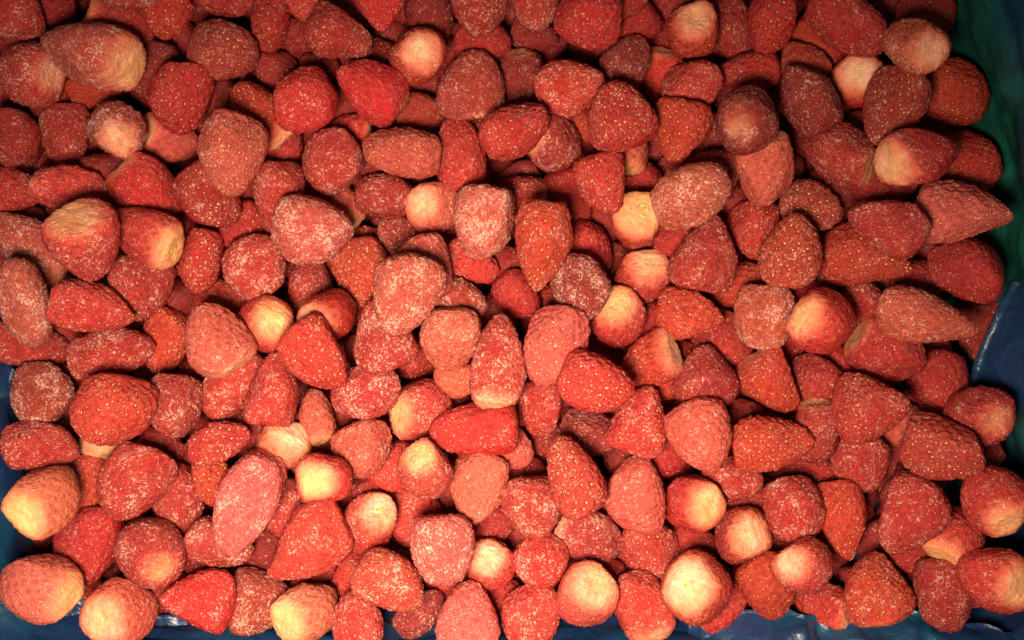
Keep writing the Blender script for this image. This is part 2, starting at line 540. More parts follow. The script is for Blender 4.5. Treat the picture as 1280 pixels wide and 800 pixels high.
# x, y, z (mm), length, width (mm), yaw, tilt (degrees), colour, frost, crown, seeds, outline, detail, stem scar, label
BERRIES = [
(-268.6,165.5,60.5,37.1,32.0,300,-24,'R',0.6,0,0.2,'o',1,0,"red oval strawberry at ten o'clock from the big cream-shouldered berry"),
(-256.5,175.9,37.5,27.1,26.2,333,-25,'C',0.2,0,0.2,'r',0,0,"half-buried crimson round strawberry at eleven o'clock from the big cream-shouldered berry"),
(-222.5,141.4,77.7,57.2,35.2,159,-16,'S',0.8,0.7,0.1,'c',1,0,'large frosted pink strawberry with a cream shoulder, biggest near the dark top corner'),
(-259.6,131.5,60.4,34.5,34.5,175,-23,'R',0.7,0.5,0.2,'r',1,0,"frosty red round strawberry at eight o'clock from the big cream-shouldered berry"),
(-230.9,129.7,39.2,32.2,27.9,4,-19,'O',0.4,0,0.3,'o',0,0,"half-buried orange-red oval strawberry at six o'clock from the big cream-shouldered berry"),
(-211.0,160.8,56.5,37.6,26.3,345,-31,'R',0.5,0.7,0.2,'o',0,0,"cream-crowned red oval strawberry at two o'clock from the big cream-shouldered berry"),
(-194.9,168.5,88.4,29.0,17.7,5,-16,'M',0.7,0,0.3,'o',1,0,"frosty brownish-red oval strawberry at one o'clock from the big cream-shouldered berry"),
(-185.1,166.5,66.0,34.0,28.8,270,-14,'R',0.3,0,0.7,'o',1,0,"seeded red oval strawberry at two o'clock from the big cream-shouldered berry"),
(-154.3,175.4,60.4,31.2,27.8,343,-17,'C',0.5,0,0.3,'r',1,0,"crimson round strawberry at eleven o'clock from the bright crimson lump"),
(-155.4,144.6,57.7,37.4,32.2,351,-5,'M',0.5,0,0.9,'o',1,0,"seeded brownish-red oval strawberry at ten o'clock from the bright crimson lump"),
(-199.4,138.3,40.6,33.0,26.9,251,-6,'D',0.6,0,0.2,'o',0,0,"half-buried dark crimson oval strawberry at one o'clock from the round frosty crown-up berry"),
(-177.9,117.7,60.7,37.1,36.2,268,1,'C',0.3,0,0.9,'w',1,0,"seeded crimson blunt strawberry at two o'clock from the round frosty crown-up berry"),
(-190.1,99.9,39.0,31.9,27.0,343,-38,'S',0.4,0.6,0.2,'o',0,0,"half-buried salmon oval strawberry at three o'clock from the round frosty crown-up berry"),
(-211.1,102.1,64.0,33.5,31.0,127,-60,'M',0.8,0.55,0.1,'r',1,0,'round frost-dusted pinkish strawberry, crown up, just under the big cream-shouldered one'),
(-246.1,101.0,43.7,36.3,27.7,270,-9,'C',0.6,0,0.3,'o',1,0,"crimson oval strawberry at nine o'clock from the round frosty crown-up berry"),
(-270.3,98.7,52.4,32.4,26.4,270,-9,'C',0.4,0.2,0.2,'o',1,0,"crimson oval strawberry at eleven o'clock from the plump cream-topped berry"),
(-257.0,122.9,34.9,22.8,21.9,4,-20,'D',0.4,0,0.2,'r',0,0,"half-buried dark crimson round strawberry at seven o'clock from the big cream-shouldered berry"),
(-136.0,111.8,57.7,39.2,27.9,136,5,'O',0.3,0.6,0.7,'o',1,0,"seeded orange-red oval strawberry at nine o'clock from the bright crimson lump"),
(-142.9,83.1,94.2,42.8,34.3,269,8,'S',0.5,0,0.8,'c',1,0,'large orange-salmon seed-dotted cone pointing down, overlapping the berries near the top'),
(-161.1,123.1,34.0,22.8,21.9,2,-13,'D',0.3,0,0.2,'r',0,0,"half-buried dark crimson round strawberry at twelve o'clock from the large orange seeded cone"),
(-132.1,162.7,51.0,33.3,24.8,260,-12,'C',0.3,0,0.7,'o',1,0,"seeded crimson oval strawberry at ten o'clock from the glossy white-patched berry"),
(-110.5,173.5,57.8,26.2,24.5,270,-15,'R',0.5,0,0.3,'c',1,0,"red conical strawberry at ten o'clock from the round olive-centred berry"),
(-92.3,151.7,64.1,37.7,31.0,336,-8,'C',0.5,0,0.5,'c',1,0,"crimson conical strawberry at eleven o'clock from the glossy white-patched berry"),
(-69.0,167.4,77.4,33.7,32.8,272,5,'B',0.4,0,0.3,'c',1,0,"bright red conical strawberry at eleven o'clock from the round olive-centred berry"),
(-118.5,157.4,34.7,22.8,20.2,270,-13,'D',0.3,0,0.3,'o',0,0,"half-buried dark crimson oval strawberry at twelve o'clock from the bright crimson lump"),
(-44.7,165.7,47.6,31.8,25.8,291,-15,'D',0.4,0,0.5,'o',0,0,"dark crimson oval strawberry at one o'clock from the round olive-centred berry"),
(-16.8,166.2,74.0,34.8,33.0,271,5,'C',0.6,0,0.3,'w',1,0,"crimson blunt strawberry at two o'clock from the round olive-centred berry"),
(-50.6,141.5,62.0,34.5,31.9,174,-75,'O',0.5,0.75,0.1,'r',1,1,'round orange strawberry showing an olive-yellow crown centre, in the second row down'),
(-22.5,126.2,62.2,36.6,34.1,90,11,'M',0.6,0,0.2,'w',1,0,"brownish-red blunt strawberry at four o'clock from the round olive-centred berry"),
(-75.5,121.9,67.4,39.9,32.3,146,11,'B',0.35,0.3,0.1,'w',1,0,'glossy bright red strawberry with a white frost patch on its flank'),
(-109.8,114.8,74.0,35.5,33.0,211,3,'B',0.4,0,0.2,'r',1,0,'bright crimson rounded strawberry with little frost beside the glossy white-patched one'),
(-131.8,139.3,35.4,25.4,22.8,2,-11,'D',0.3,0,0.3,'r',0,0,"half-buried dark crimson round strawberry at eleven o'clock from the bright crimson lump"),
(-107.4,139.7,33.8,22.6,20.9,2,-9,'D',0.4,0,0.2,'r',0,0,"half-buried dark crimson round strawberry at one o'clock from the bright crimson lump"),
(-50.3,114.9,37.5,27.9,24.4,1,-4,'O',0.4,0.3,0.2,'o',0,0,"half-buried orange-red oval strawberry at four o'clock from the glossy white-patched berry"),
(-89.8,105.2,42.1,25.3,18.2,180,-2,'R',0.3,0.6,0.1,'o',0,0,"half-buried red oval strawberry at seven o'clock from the glossy white-patched berry"),
(-59.1,89.2,67.8,41.6,29.1,176,6,'S',0.4,0.4,0.6,'o',1,0,"salmon oval strawberry at five o'clock from the glossy white-patched berry"),
(-96.8,84.7,59.9,35.4,34.6,271,2,'C',0.7,0,0.3,'r',1,0,"frosty crimson round strawberry at five o'clock from the bright crimson lump"),
(-28.2,91.0,55.0,40.8,29.7,90,8,'R',0.4,0,0.3,'c',1,0,"red conical strawberry at eleven o'clock from the knobbly frost-crusted berry"),
(2.1,97.8,88.8,37.9,29.0,24,9,'R',0.4,0,0.7,'c',1,0,"seeded red conical strawberry at twelve o'clock from the long orange-red taper"),
(-16.2,152.2,49.0,31.7,26.6,0,-1,'C',0.4,0,0.2,'o',0,0,"half-buried crimson oval strawberry at two o'clock from the glossy white-patched berry"),
(4.3,133.7,41.5,30.8,27.9,270,-32,'D',0.6,0.35,0.2,'r',1,0,"dark crimson round strawberry at three o'clock from the round olive-centred berry"),
(-34.9,146.9,33.8,22.8,21.9,1,-3,'D',0.3,0,0.2,'r',0,0,"half-buried dark crimson round strawberry at three o'clock from the round olive-centred berry"),
(-94.2,121.2,32.2,22.9,22.0,1,-8,'D',0.2,0,0.2,'r',0,0,"half-buried dark crimson round strawberry at eight o'clock from the glossy white-patched berry"),
(-71.5,146.5,35.5,24.1,22.8,1,-6,'D',0.2,0,0.2,'r',0,0,"half-buried dark crimson round strawberry at nine o'clock from the round olive-centred berry"),
(-127.9,95.4,36.8,27.1,24.5,270,-8,'C',0.6,0,0.1,'r',0,0,"half-buried crimson round strawberry at seven o'clock from the bright crimson lump"),
(-20.0,107.8,37.4,21.8,20.9,0,-2,'D',0.2,0,0.2,'r',0,0,"half-buried dark crimson round strawberry at five o'clock from the round olive-centred berry"),
(13.8,171.3,59.4,32.1,28.7,270,-15,'R',0.7,0,0.2,'r',1,0,"frosty red round strawberry at two o'clock from the round olive-centred berry"),
(38.7,155.9,87.9,34.7,33.1,179,-3,'B',0.4,0,0.4,'r',1,0,"bright red round strawberry at nine o'clock from the amber seeded top berry"),
(12.4,157.7,38.8,27.0,20.9,340,-4,'D',0.5,0,0.2,'o',0,0,"dark crimson oval strawberry at three o'clock from the round olive-centred berry"),
(68.0,162.5,55.3,28.9,24.6,330,-2,'C',0.3,0,0.3,'o',0,0,"crimson oval strawberry at nine o'clock from the amber seeded top berry"),
(58.8,168.1,74.8,25.5,20.6,359,5,'C',0.4,0,0.2,'o',1,0,"crimson oval strawberry at ten o'clock from the amber seeded top berry"),
(87.8,166.4,39.9,33.9,27.0,270,-14,'D',0.3,0,0.3,'o',0,0,"half-buried dark crimson oval strawberry at ten o'clock from the amber seeded top berry"),
(96.8,153.4,62.6,31.7,29.4,294,-72,'O',0.2,0.8,0.7,'r',1,1,'amber-orange round strawberry with pale crown and clear seeds at the top edge'),
(122.0,160.6,39.7,36.5,27.0,300,-7,'C',0.4,0,0.4,'o',1,0,"crimson oval strawberry at three o'clock from the amber seeded top berry"),
(139.8,159.2,59.9,32.9,27.8,270,-14,'C',0.2,0,0.9,'o',1,0,"seeded crimson oval strawberry at one o'clock from the purplish round berry"),
(31.3,122.8,72.6,37.0,31.1,16,21,'R',0.6,0.4,0.3,'w',1,0,"red blunt strawberry at eight o'clock from the amber seeded top berry"),
(54.3,104.8,88.2,38.1,34.6,107,23,'C',0.5,0,0.8,'c',1,0,"seeded crimson conical strawberry at eleven o'clock from the large brownish-salmon oval"),
(62.1,139.2,62.7,28.5,26.0,59,13,'D',0.6,0,0.2,'o',1,0,"dark crimson oval strawberry at eight o'clock from the amber seeded top berry"),
(82.8,134.8,37.8,31.8,27.9,273,-31,'R',0.3,0.4,0.2,'o',0,0,"red oval strawberry at seven o'clock from the amber seeded top berry"),
(97.2,125.6,59.8,33.7,29.5,29,13,'R',0.6,0,0.3,'r',1,0,"red round strawberry at six o'clock from the amber seeded top berry"),
(89.2,98.9,71.1,32.4,30.7,258,5,'O',0.3,0,0.9,'w',1,0,"seeded orange-red blunt strawberry at twelve o'clock from the large brownish-salmon oval"),
(118.5,101.8,94.2,36.2,33.5,52,-56,'D',0.55,0.25,0.2,'r',1,0,'large round purplish-red strawberry with a dull pink centre, under the top row'),
(128.8,135.4,50.1,33.4,24.8,178,-11,'C',0.3,0,0.3,'o',1,0,"crimson oval strawberry at twelve o'clock from the purplish round berry"),
(22.4,91.9,70.1,28.5,27.4,345,-31,'C',0.6,0.6,0.2,'r',1,0,"crimson round strawberry at ten o'clock from the cream-crowned triangle"),
(35.7,104.4,52.7,27.3,24.7,320,-4,'O',0.2,0,0.2,'o',0,0,"half-buried orange-red oval strawberry at eleven o'clock from the cream-crowned triangle"),
(63.3,93.4,50.5,26.7,25.7,88,-17,'S',0.4,0.8,0.1,'r',0,0,"cream-crowned salmon round strawberry at ten o'clock from the large brownish-salmon oval"),
(45.6,94.0,34.3,24.1,22.8,359,4,'D',0.3,0,0.2,'r',0,0,"half-buried dark crimson round strawberry at two o'clock from the knobbly frost-crusted berry"),
(110.1,80.1,52.3,33.3,28.2,29,12,'R',0.5,0,0.3,'o',1,0,"red oval strawberry at two o'clock from the large brownish-salmon oval"),
(134.1,80.1,72.8,38.2,34.7,278,-21,'S',0.4,0.7,0.2,'o',1,0,'big strawberry, pale salmon at its crown and red below, under the purplish one'),
(179.8,158.5,66.0,47.6,30.9,332,8,'C',0.5,0,0.5,'o',1,0,"crimson oval strawberry at twelve o'clock from the yellow disc berry"),
(229.2,169.4,40.2,32.2,28.7,355,18,'M',0.3,0,0.3,'o',0,0,"brownish-red oval strawberry at one o'clock from the pink-crowned corner berry"),
(206.3,141.2,88.7,33.1,30.7,115,-65,'S',0.6,0.7,0.1,'r',1,0,'round frosted strawberry with a broad pink-cream crown near the green liner corner'),
(170.7,154.3,40.3,33.9,25.2,318,2,'O',0.2,0,0.3,'o',0,0,"orange-red oval strawberry at ten o'clock from the yellow disc berry"),
(190.1,131.4,48.2,34.3,31.8,4,-74,'R',0.1,1,0.1,'r',1,1,'red strawberry turned crown up, showing a flat yellow disc with a tiny dark dot'),
(157.1,118.2,71.7,40.6,33.9,119,2,'D',0.5,0,0.3,'w',1,0,"dark crimson blunt strawberry at eight o'clock from the yellow disc berry"),
(159.9,139.9,53.6,27.2,21.3,347,11,'O',0.4,0,0.1,'o',1,0,"orange-red oval strawberry at two o'clock from the purplish round berry"),
(200.8,110.9,73.6,42.4,32.2,248,-6,'M',0.5,0,0.9,'c',1,0,"seeded brownish-red conical strawberry at four o'clock from the yellow disc berry"),
(244.1,124.5,43.2,39.0,35.5,313,17,'O',0.15,0,0.5,'r',1,0,'smooth orange-red plump strawberry almost free of frost beside the green liner wall'),
(175.4,90.1,58.8,40.1,33.8,154,-26,'C',0.6,0.45,0.2,'w',1,0,"crimson blunt strawberry at three o'clock from the pale salmon-topped berry"),
(209.9,85.5,91.2,44.3,32.1,15,-18,'R',0.5,0.85,0.2,'c',1,0,"cream-crowned red conical strawberry at seven o'clock from the smooth orange wall berry"),
(253.0,87.9,39.5,39.1,31.3,312,9,'C',0.3,0,0.3,'o',1,0,"crimson oval strawberry at twelve o'clock from the pink pointer"),
(-279.8,72.0,39.0,36.6,26.1,3,-23,'R',0.4,0,0.3,'o',1,0,"red oval strawberry at ten o'clock from the plump cream-topped berry"),
(-233.1,70.3,69.4,42.2,24.1,352,-21,'R',0.6,0.35,0.1,'o',1,0,"red oval strawberry at twelve o'clock from the plump cream-topped berry"),
(-195.2,69.5,61.6,39.5,33.6,315,-16,'B',0.4,0.5,0.2,'c',1,0,"bright red conical strawberry at twelve o'clock from the yellow-scarred berry"),
(-159.2,64.8,73.5,38.2,30.5,301,-2,'C',0.4,0,0.7,'o',1,0,"seeded crimson oval strawberry at seven o'clock from the large orange seeded cone"),
(-267.3,41.1,42.6,51.1,32.0,144,20,'P',0.8,0.4,0.1,'c',1,0,"frosty pink conical strawberry at nine o'clock from the plump cream-topped berry"),
(-213.0,38.0,105.7,40.7,36.8,268,-46,'R',0.7,0.6,0.1,'w',1,0,'plump frosted red strawberry with a cream-white top, lying over two long pink ones'),
(-192.5,44.9,81.2,41.9,29.3,157,-8,'R',0.4,1,0.1,'c',1,1,'red strawberry whose white end carries a small yellow stem scar'),
(-255.0,8.4,77.9,47.5,28.7,284,-6,'P',0.8,0,0.1,'o',1,0,"frosty pink oval strawberry at eight o'clock from the plump cream-topped berry"),
(-216.1,6.6,86.3,42.8,26.7,350,-19,'R',0.5,0,0.5,'o',1,0,"red oval strawberry at six o'clock from the plump cream-topped berry"),
(-199.4,17.2,60.6,34.5,34.5,268,9,'C',0.6,0,0.5,'w',1,0,"crimson blunt strawberry at six o'clock from the yellow-scarred berry"),
(-167.6,30.9,60.6,35.4,27.8,260,0,'R',0.4,0,0.9,'o',1,0,"seeded red oval strawberry at four o'clock from the yellow-scarred berry"),
(-137.0,26.4,67.1,34.3,33.3,274,17,'R',0.8,0,0.2,'r',1,0,"frosty red round strawberry at eight o'clock from the smooth coral oval"),
(-184.1,11.2,35.1,25.4,24.5,0,-15,'D',0.2,0,0.1,'r',0,0,"half-buried dark crimson round strawberry at eleven o'clock from the fan-shaped pale berry"),
(-146.7,50.1,52.4,29.9,24.7,270,-4,'C',0.3,0,0.5,'o',0,0,"crimson oval strawberry at nine o'clock from the smooth coral oval"),
(-159.5,8.8,44.4,32.0,26.8,350,-14,'R',0.5,0,0.2,'o',1,0,"red oval strawberry at twelve o'clock from the fan-shaped pale berry"),
(-220.8,69.4,33.3,22.8,21.9,2,-18,'D',0.3,0,0.2,'r',0,0,"half-buried dark crimson round strawberry at eleven o'clock from the yellow-scarred berry"),
(-219.2,82.1,50.2,30.8,22.3,2,-18,'D',0.3,0,0.2,'o',0,0,"half-buried dark crimson oval strawberry at six o'clock from the round frosty crown-up berry"),
(-183.2,48.3,35.1,21.9,20.1,1,-15,'C',0.4,0,0.2,'r',0,0,"half-buried crimson round strawberry at three o'clock from the yellow-scarred berry"),
(-147.9,69.1,37.1,25.3,23.6,1,-12,'D',0.3,0,0.2,'r',0,0,"half-buried dark crimson round strawberry at five o'clock from the large orange seeded cone"),
(-189.0,-11.8,50.5,36.8,27.4,260,4,'O',0.4,0,0.6,'o',1,0,"orange-red oval strawberry at nine o'clock from the fan-shaped pale berry"),
(-123.8,63.8,58.3,43.1,29.6,270,-6,'R',0.5,0,0.2,'o',1,0,"red oval strawberry at eleven o'clock from the smooth coral oval"),
(-104.7,45.5,79.3,41.7,36.0,340,-5,'P',0.9,0,0.1,'o',1,0,'big smooth coral-pink oval strawberry under an even coat of frost'),
(-96.7,62.1,39.7,32.4,27.8,122,-21,'S',0.4,1,0.1,'r',1,0,"cream-crowned salmon round strawberry at two o'clock from the smooth coral oval"),
(-69.3,67.5,51.5,32.5,26.5,351,-7,'C',0.6,0,0.3,'o',1,0,"crimson oval strawberry at two o'clock from the smooth coral oval"),
(-41.6,59.8,55.4,31.2,28.9,336,-66,'S',0.5,0.75,0.1,'r',1,1,"cream-crowned salmon round strawberry at ten o'clock from the knobbly frost-crusted berry"),
(-16.0,51.2,75.3,38.8,33.7,260,6,'P',1,0,0.2,'w',1,0,'knobbly pink strawberry thickly crusted with frost, high in the middle of the heap'),
(-22.1,31.6,56.0,32.2,22.9,330,-3,'R',0.5,0,0.4,'o',1,0,"red oval strawberry at six o'clock from the knobbly frost-crusted berry"),
(-62.4,45.1,41.8,26.0,24.3,270,-4,'C',0.6,0,0.5,'r',1,0,"crimson round strawberry at twelve o'clock from the coral heart"),
(-82.1,43.0,32.8,22.0,20.2,0,-7,'C',0.5,0,0.3,'r',0,0,"half-buried crimson round strawberry at three o'clock from the smooth coral oval"),
(-80.5,24.8,52.7,38.5,34.1,281,7,'O',0.5,0,0.8,'w',1,0,"seeded orange-red blunt strawberry at ten o'clock from the coral heart"),
(-44.8,27.2,76.7,34.6,29.6,300,6,'S',0.6,0,0.6,'o',1,0,"salmon oval strawberry at one o'clock from the coral heart"),
(-53.9,12.4,106.4,41.6,36.0,251,11,'P',0.9,0,0.3,'w',1,0,'coral-pink heart-shaped strawberry lying topmost at the centre of the heap'),
(-112.2,21.4,37.5,31.6,25.3,92,-8,'R',0.5,0.45,0.2,'o',1,0,"red oval strawberry at six o'clock from the smooth coral oval"),
(2.4,68.5,37.2,35.8,25.3,169,-9,'C',0.6,0.5,0.4,'o',1,0,"crimson oval strawberry at one o'clock from the knobbly frost-crusted berry"),
(-27.0,10.7,62.4,28.6,23.5,340,-3,'M',0.8,0,0.2,'o',1,0,"frosty brownish-red oval strawberry at three o'clock from the coral heart"),
(3.5,13.0,53.6,28.9,23.0,315,-1,'C',0.3,0,0.3,'o',0,0,"crimson oval strawberry at seven o'clock from the long orange-red taper"),
(-4.4,30.2,39.2,25.2,23.5,0,0,'D',0.3,0,0.2,'r',0,0,"half-buried dark crimson round strawberry at eight o'clock from the long orange-red taper"),
(-75.8,86.1,36.5,22.7,21.9,1,-6,'D',0.3,0,0.2,'r',0,0,"half-buried dark crimson round strawberry at six o'clock from the glossy white-patched berry"),
(16.0,37.8,88.8,47.6,32.2,260,1,'O',0.5,0.3,0.7,'c',1,0,'long tapering orange-red strawberry pointing down beside the frost-crusted pink one'),
(32.2,67.9,35.6,35.0,23.6,300,-4,'C',0.2,0,0.3,'o',0,0,"crimson oval strawberry at one o'clock from the long orange-red taper"),
(47.0,71.3,76.2,33.8,30.4,279,4,'R',0.4,0,0.5,'w',1,0,"red blunt strawberry at eleven o'clock from the cream-crowned triangle"),
(66.0,51.4,62.6,33.5,31.1,258,-66,'R',0.3,0.95,0.1,'w',1,1,'triangular red strawberry turned up to show a cream crown'),
(91.7,65.1,91.0,41.0,32.1,19,15,'S',0.75,0,0.6,'o',1,0,'large brownish-salmon oval strawberry with scattered seeds, lying above the cream-crowned triangle'),
(72.6,76.6,37.3,25.3,22.7,359,6,'C',0.3,0,0.3,'r',0,0,"half-buried crimson round strawberry at twelve o'clock from the cream-crowned triangle"),
(43.0,38.6,39.8,33.0,28.7,315,0,'B',0.3,0,0.3,'o',1,0,"bright red oval strawberry at one o'clock from the frosty maroon berry"),
(35.3,16.4,73.9,34.9,31.3,269,13,'D',0.9,0,0.2,'r',1,0,'round maroon strawberry thickly speckled with white frost below the long orange-red taper'),
(71.1,23.1,50.8,29.9,29.9,246,-55,'R',0.4,1,0.1,'r',1,1,"cream-crowned red round strawberry at six o'clock from the cream-crowned triangle"),
(101.1,36.1,75.7,41.1,34.5,80,5,'C',0.6,0,0.2,'c',1,0,"crimson conical strawberry at six o'clock from the large brownish-salmon oval"),
(130.2,48.0,56.4,32.3,30.5,267,10,'R',0.4,0,0.4,'w',1,0,"red blunt strawberry at ten o'clock from the bell-shaped seeded berry"),
(57.1,0.4,60.7,32.0,29.5,287,-54,'R',0.4,0.9,0.1,'r',1,1,"cream-crowned red round strawberry at four o'clock from the frosty maroon berry"),
(95.2,2.6,64.5,36.9,31.0,350,13,'O',0.4,0,0.7,'c',1,0,"seeded orange-red conical strawberry at one o'clock from the yellow-shouldered berry"),
(126.7,21.3,38.7,35.7,25.3,30,10,'O',0.2,0,0.6,'o',1,0,"orange-red oval strawberry at eight o'clock from the bell-shaped seeded berry"),
(89.3,44.4,51.9,24.8,23.0,359,8,'C',0.3,0,0.2,'r',0,0,"half-buried crimson round strawberry at four o'clock from the cream-crowned triangle"),
(20.6,-13.2,87.6,42.8,29.8,255,6,'P',0.4,0,1,'o',1,0,'pink strawberry covered in small dark dimples, below the frosty maroon one'),
(22.4,9.8,34.7,20.2,19.3,0,2,'O',0.2,0,0.1,'r',0,0,"half-buried orange-red round strawberry at eight o'clock from the frosty maroon berry"),
(78.8,-0.9,37.8,24.4,23.6,0,7,'C',0.2,0,0.2,'r',0,0,"half-buried crimson round strawberry at twelve o'clock from the yellow-shouldered berry"),
(78.5,39.5,32.4,25.5,23.7,0,7,'D',0.3,0,0.2,'r',0,0,"half-buried dark crimson round strawberry at five o'clock from the cream-crowned triangle"),
(122.6,64.6,36.7,26.2,24.5,359,10,'D',0.3,0,0.2,'r',0,0,"half-buried dark crimson round strawberry at four o'clock from the large brownish-salmon oval"),
(133.8,1.3,68.2,35.9,32.5,268,10,'S',0.9,0,0.2,'r',1,0,"frosty salmon round strawberry at nine o'clock from the cream-sided round berry"),
(162.7,60.6,56.1,32.3,28.8,326,19,'M',0.5,0,0.9,'o',1,0,"seeded brownish-red oval strawberry at one o'clock from the bell-shaped seeded berry"),
(145.9,36.7,79.9,38.4,32.7,81,10,'O',0.55,0,1,'w',1,0,'bell-shaped orange-brown strawberry dense with golden seeds beside the orange seeded wedge'),
(188.7,32.4,66.2,48.5,34.2,343,20,'O',0.3,0,1,'c',1,0,'orange wedge-shaped strawberry covered in golden seeds, lying on its side'),
(191.5,48.6,92.4,40.9,29.6,159,-10,'R',0.6,0,0.2,'c',1,0,"red conical strawberry at one o'clock from the orange seeded wedge"),
(236.6,55.7,76.9,49.2,32.8,353,20,'P',0.5,0.35,0.9,'c',1,0,'long pink dimpled strawberry with a dark tip pointing at the green liner wall'),
(242.4,27.4,62.8,40.3,34.4,168,-20,'C',0.3,0,0.2,'w',1,0,"crimson blunt strawberry at six o'clock from the pink pointer"),
(203.1,74.8,52.5,34.1,23.0,358,17,'C',0.4,0,0.3,'o',1,0,"crimson oval strawberry at twelve o'clock from the orange seeded wedge"),
(178.0,71.2,37.8,28.8,25.3,358,15,'D',0.3,0,0.2,'o',0,0,"half-buried dark crimson oval strawberry at four o'clock from the pale salmon-topped berry"),
(215.9,0.4,81.2,51.4,29.3,344,19,'S',0.6,0,0.4,'c',1,0,'long salmon strawberry with ice frozen on its tip, by the blue liner fold'),
(227.3,21.4,36.8,31.4,23.6,359,19,'C',0.4,0,0.3,'o',1,0,"crimson oval strawberry at twelve o'clock from the long icy-tipped berry"),
(193.2,9.6,49.5,27.4,24.8,329,14,'C',0.5,0,0.2,'o',1,0,"crimson oval strawberry at six o'clock from the orange seeded wedge"),
(269.6,-6.9,13.3,38.9,28.0,270,1,'D',0.4,0,0.4,'o',1,0,"dark crimson oval strawberry at three o'clock from the long icy-tipped berry"),
(159.1,-0.8,87.3,35.8,33.9,344,-36,'R',0.3,0.85,0.2,'r',1,1,'round red strawberry with a cream crown on one side, beneath the seeded wedge'),
(178.2,24.5,37.2,24.4,23.6,359,15,'D',0.3,0,0.2,'r',0,0,"half-buried dark crimson round strawberry at eight o'clock from the orange seeded wedge"),
(158.7,14.5,44.0,25.1,22.5,0,14,'C',0.3,0,0.2,'r',0,0,"half-buried crimson round strawberry at eleven o'clock from the cream-sided round berry"),
(-258.1,-14.2,57.7,40.6,25.4,349,-21,'C',0.5,0,0.2,'o',1,0,"crimson oval strawberry at twelve o'clock from the dusty brown round berry"),
(-210.9,-16.8,73.8,44.5,26.4,10,-19,'C',0.7,0,0.2,'o',1,0,"frosty crimson oval strawberry at twelve o'clock from the broad seeded heart"),
(-152.2,-10.2,93.1,37.6,34.4,124,7,'S',0.5,0.6,0.2,'w',1,0,'fan-shaped salmon strawberry with a yellow glow at its lower edge'),
(-248.7,-39.9,68.5,35.0,32.4,283,9,'M',0.95,0,0.1,'r',1,0,'dusty brownish round strawberry coated in dull frost against the blue liner'),
(-244.5,-65.2,82.4,39.1,26.0,352,-21,'C',0.6,0,0.2,'o',1,0,"crimson oval strawberry at six o'clock from the dusty brown round berry"),
(-201.8,-46.4,100.4,35.5,39.5,268,15,'O',0.35,0,0.9,'w',1,0,'broad orange-red heart-shaped strawberry with golden seeds, covering a yellow one'),
(-220.6,-60.5,47.5,31.3,35.2,97,-24,'Y',0.3,1.7,0.1,'r',1,0,"cream-crowned yellowish round strawberry at six o'clock from the broad seeded heart"),
(-176.8,-45.3,77.2,33.7,32.0,273,14,'C',0.7,0,0.3,'w',1,0,"frosty crimson blunt strawberry at three o'clock from the broad seeded heart"),
(-150.1,-34.3,61.9,43.7,28.6,240,9,'R',0.6,0,0.2,'o',1,0,"red oval strawberry at five o'clock from the fan-shaped pale berry"),
(-152.3,-62.8,80.8,32.7,23.7,14,-10,'C',0.6,0,0.8,'o',1,0,"seeded crimson oval strawberry at nine o'clock from the creamy egg-like berry"),
(-189.2,-69.3,55.9,27.1,22.9,348,-15,'C',0.4,0,0.3,'o',0,0,"crimson oval strawberry at four o'clock from the broad seeded heart"),
(-235.0,-90.0,99.2,43.8,34.8,60,-65,'Y',0.25,1.25,0.2,'r',1,0,'yellow and orange strawberry with a flat sliced end, by the liner'),
(-194.5,-83.6,90.6,39.4,36.1,243,25,'R',0.6,0,0.4,'w',1,0,"red blunt strawberry at five o'clock from the broad seeded heart"),
(-178.5,-94.8,64.7,38.5,28.5,299,0,'C',0.5,0,0.3,'o',1,0,"crimson oval strawberry at nine o'clock from the long coral berry"),
(-177.7,-79.1,38.8,23.5,21.8,358,-15,'D',0.4,0,0.2,'r',0,0,"half-buried dark crimson round strawberry at six o'clock from the fan-shaped pale berry"),
(-159.3,-84.3,73.1,27.3,19.8,280,5,'O',0.4,0,0.7,'o',1,0,"seeded orange-red oval strawberry at ten o'clock from the long coral berry"),
(-135.7,-93.1,89.9,56.3,33.8,255,12,'P',0.75,0,0.2,'o',1,0,'longest coral-pink frosted strawberry, lying almost upright in the lower heap'),
(-239.7,-76.6,36.9,23.6,21.8,358,-20,'O',0.3,0,0.2,'r',0,0,"half-buried orange-red round strawberry at one o'clock from the sliced yellow berry"),
(-242.3,-31.2,37.1,23.6,20.1,359,-20,'C',0.3,0,0.2,'r',0,0,"half-buried crimson round strawberry at two o'clock from the dusty brown round berry"),
(-173.9,-31.2,36.4,23.6,21.9,359,-15,'D',0.3,0,0.2,'r',0,0,"half-buried dark crimson round strawberry at seven o'clock from the fan-shaped pale berry"),
(-244.4,-6.7,36.4,26.2,21.9,0,-20,'D',0.3,0,0.2,'r',0,0,"half-buried dark crimson round strawberry at one o'clock from the dusty brown round berry"),
(-144.3,-59.5,53.4,24.7,23.0,359,-12,'D',0.4,0,0.2,'r',0,0,"half-buried dark crimson round strawberry at ten o'clock from the creamy egg-like berry"),
(-130.7,-3.1,72.1,32.4,30.0,202,-55,'R',0.2,0.9,0.1,'r',1,1,"cream-crowned red round strawberry at three o'clock from the fan-shaped pale berry"),
(-94.8,3.4,75.8,38.3,27.1,38,-62,'R',0.2,0.85,0.1,'r',1,1,"cream-crowned red round strawberry at nine o'clock from the coral heart"),
(-97.2,-18.5,100.1,38.8,30.8,310,0,'R',0.35,0.3,0.6,'w',1,0,"red blunt strawberry at one o'clock from the creamy egg-like berry"),
(-125.1,-36.0,77.5,38.5,32.0,85,-4,'R',0.6,0,0.2,'c',1,0,"red conical strawberry at twelve o'clock from the creamy egg-like berry"),
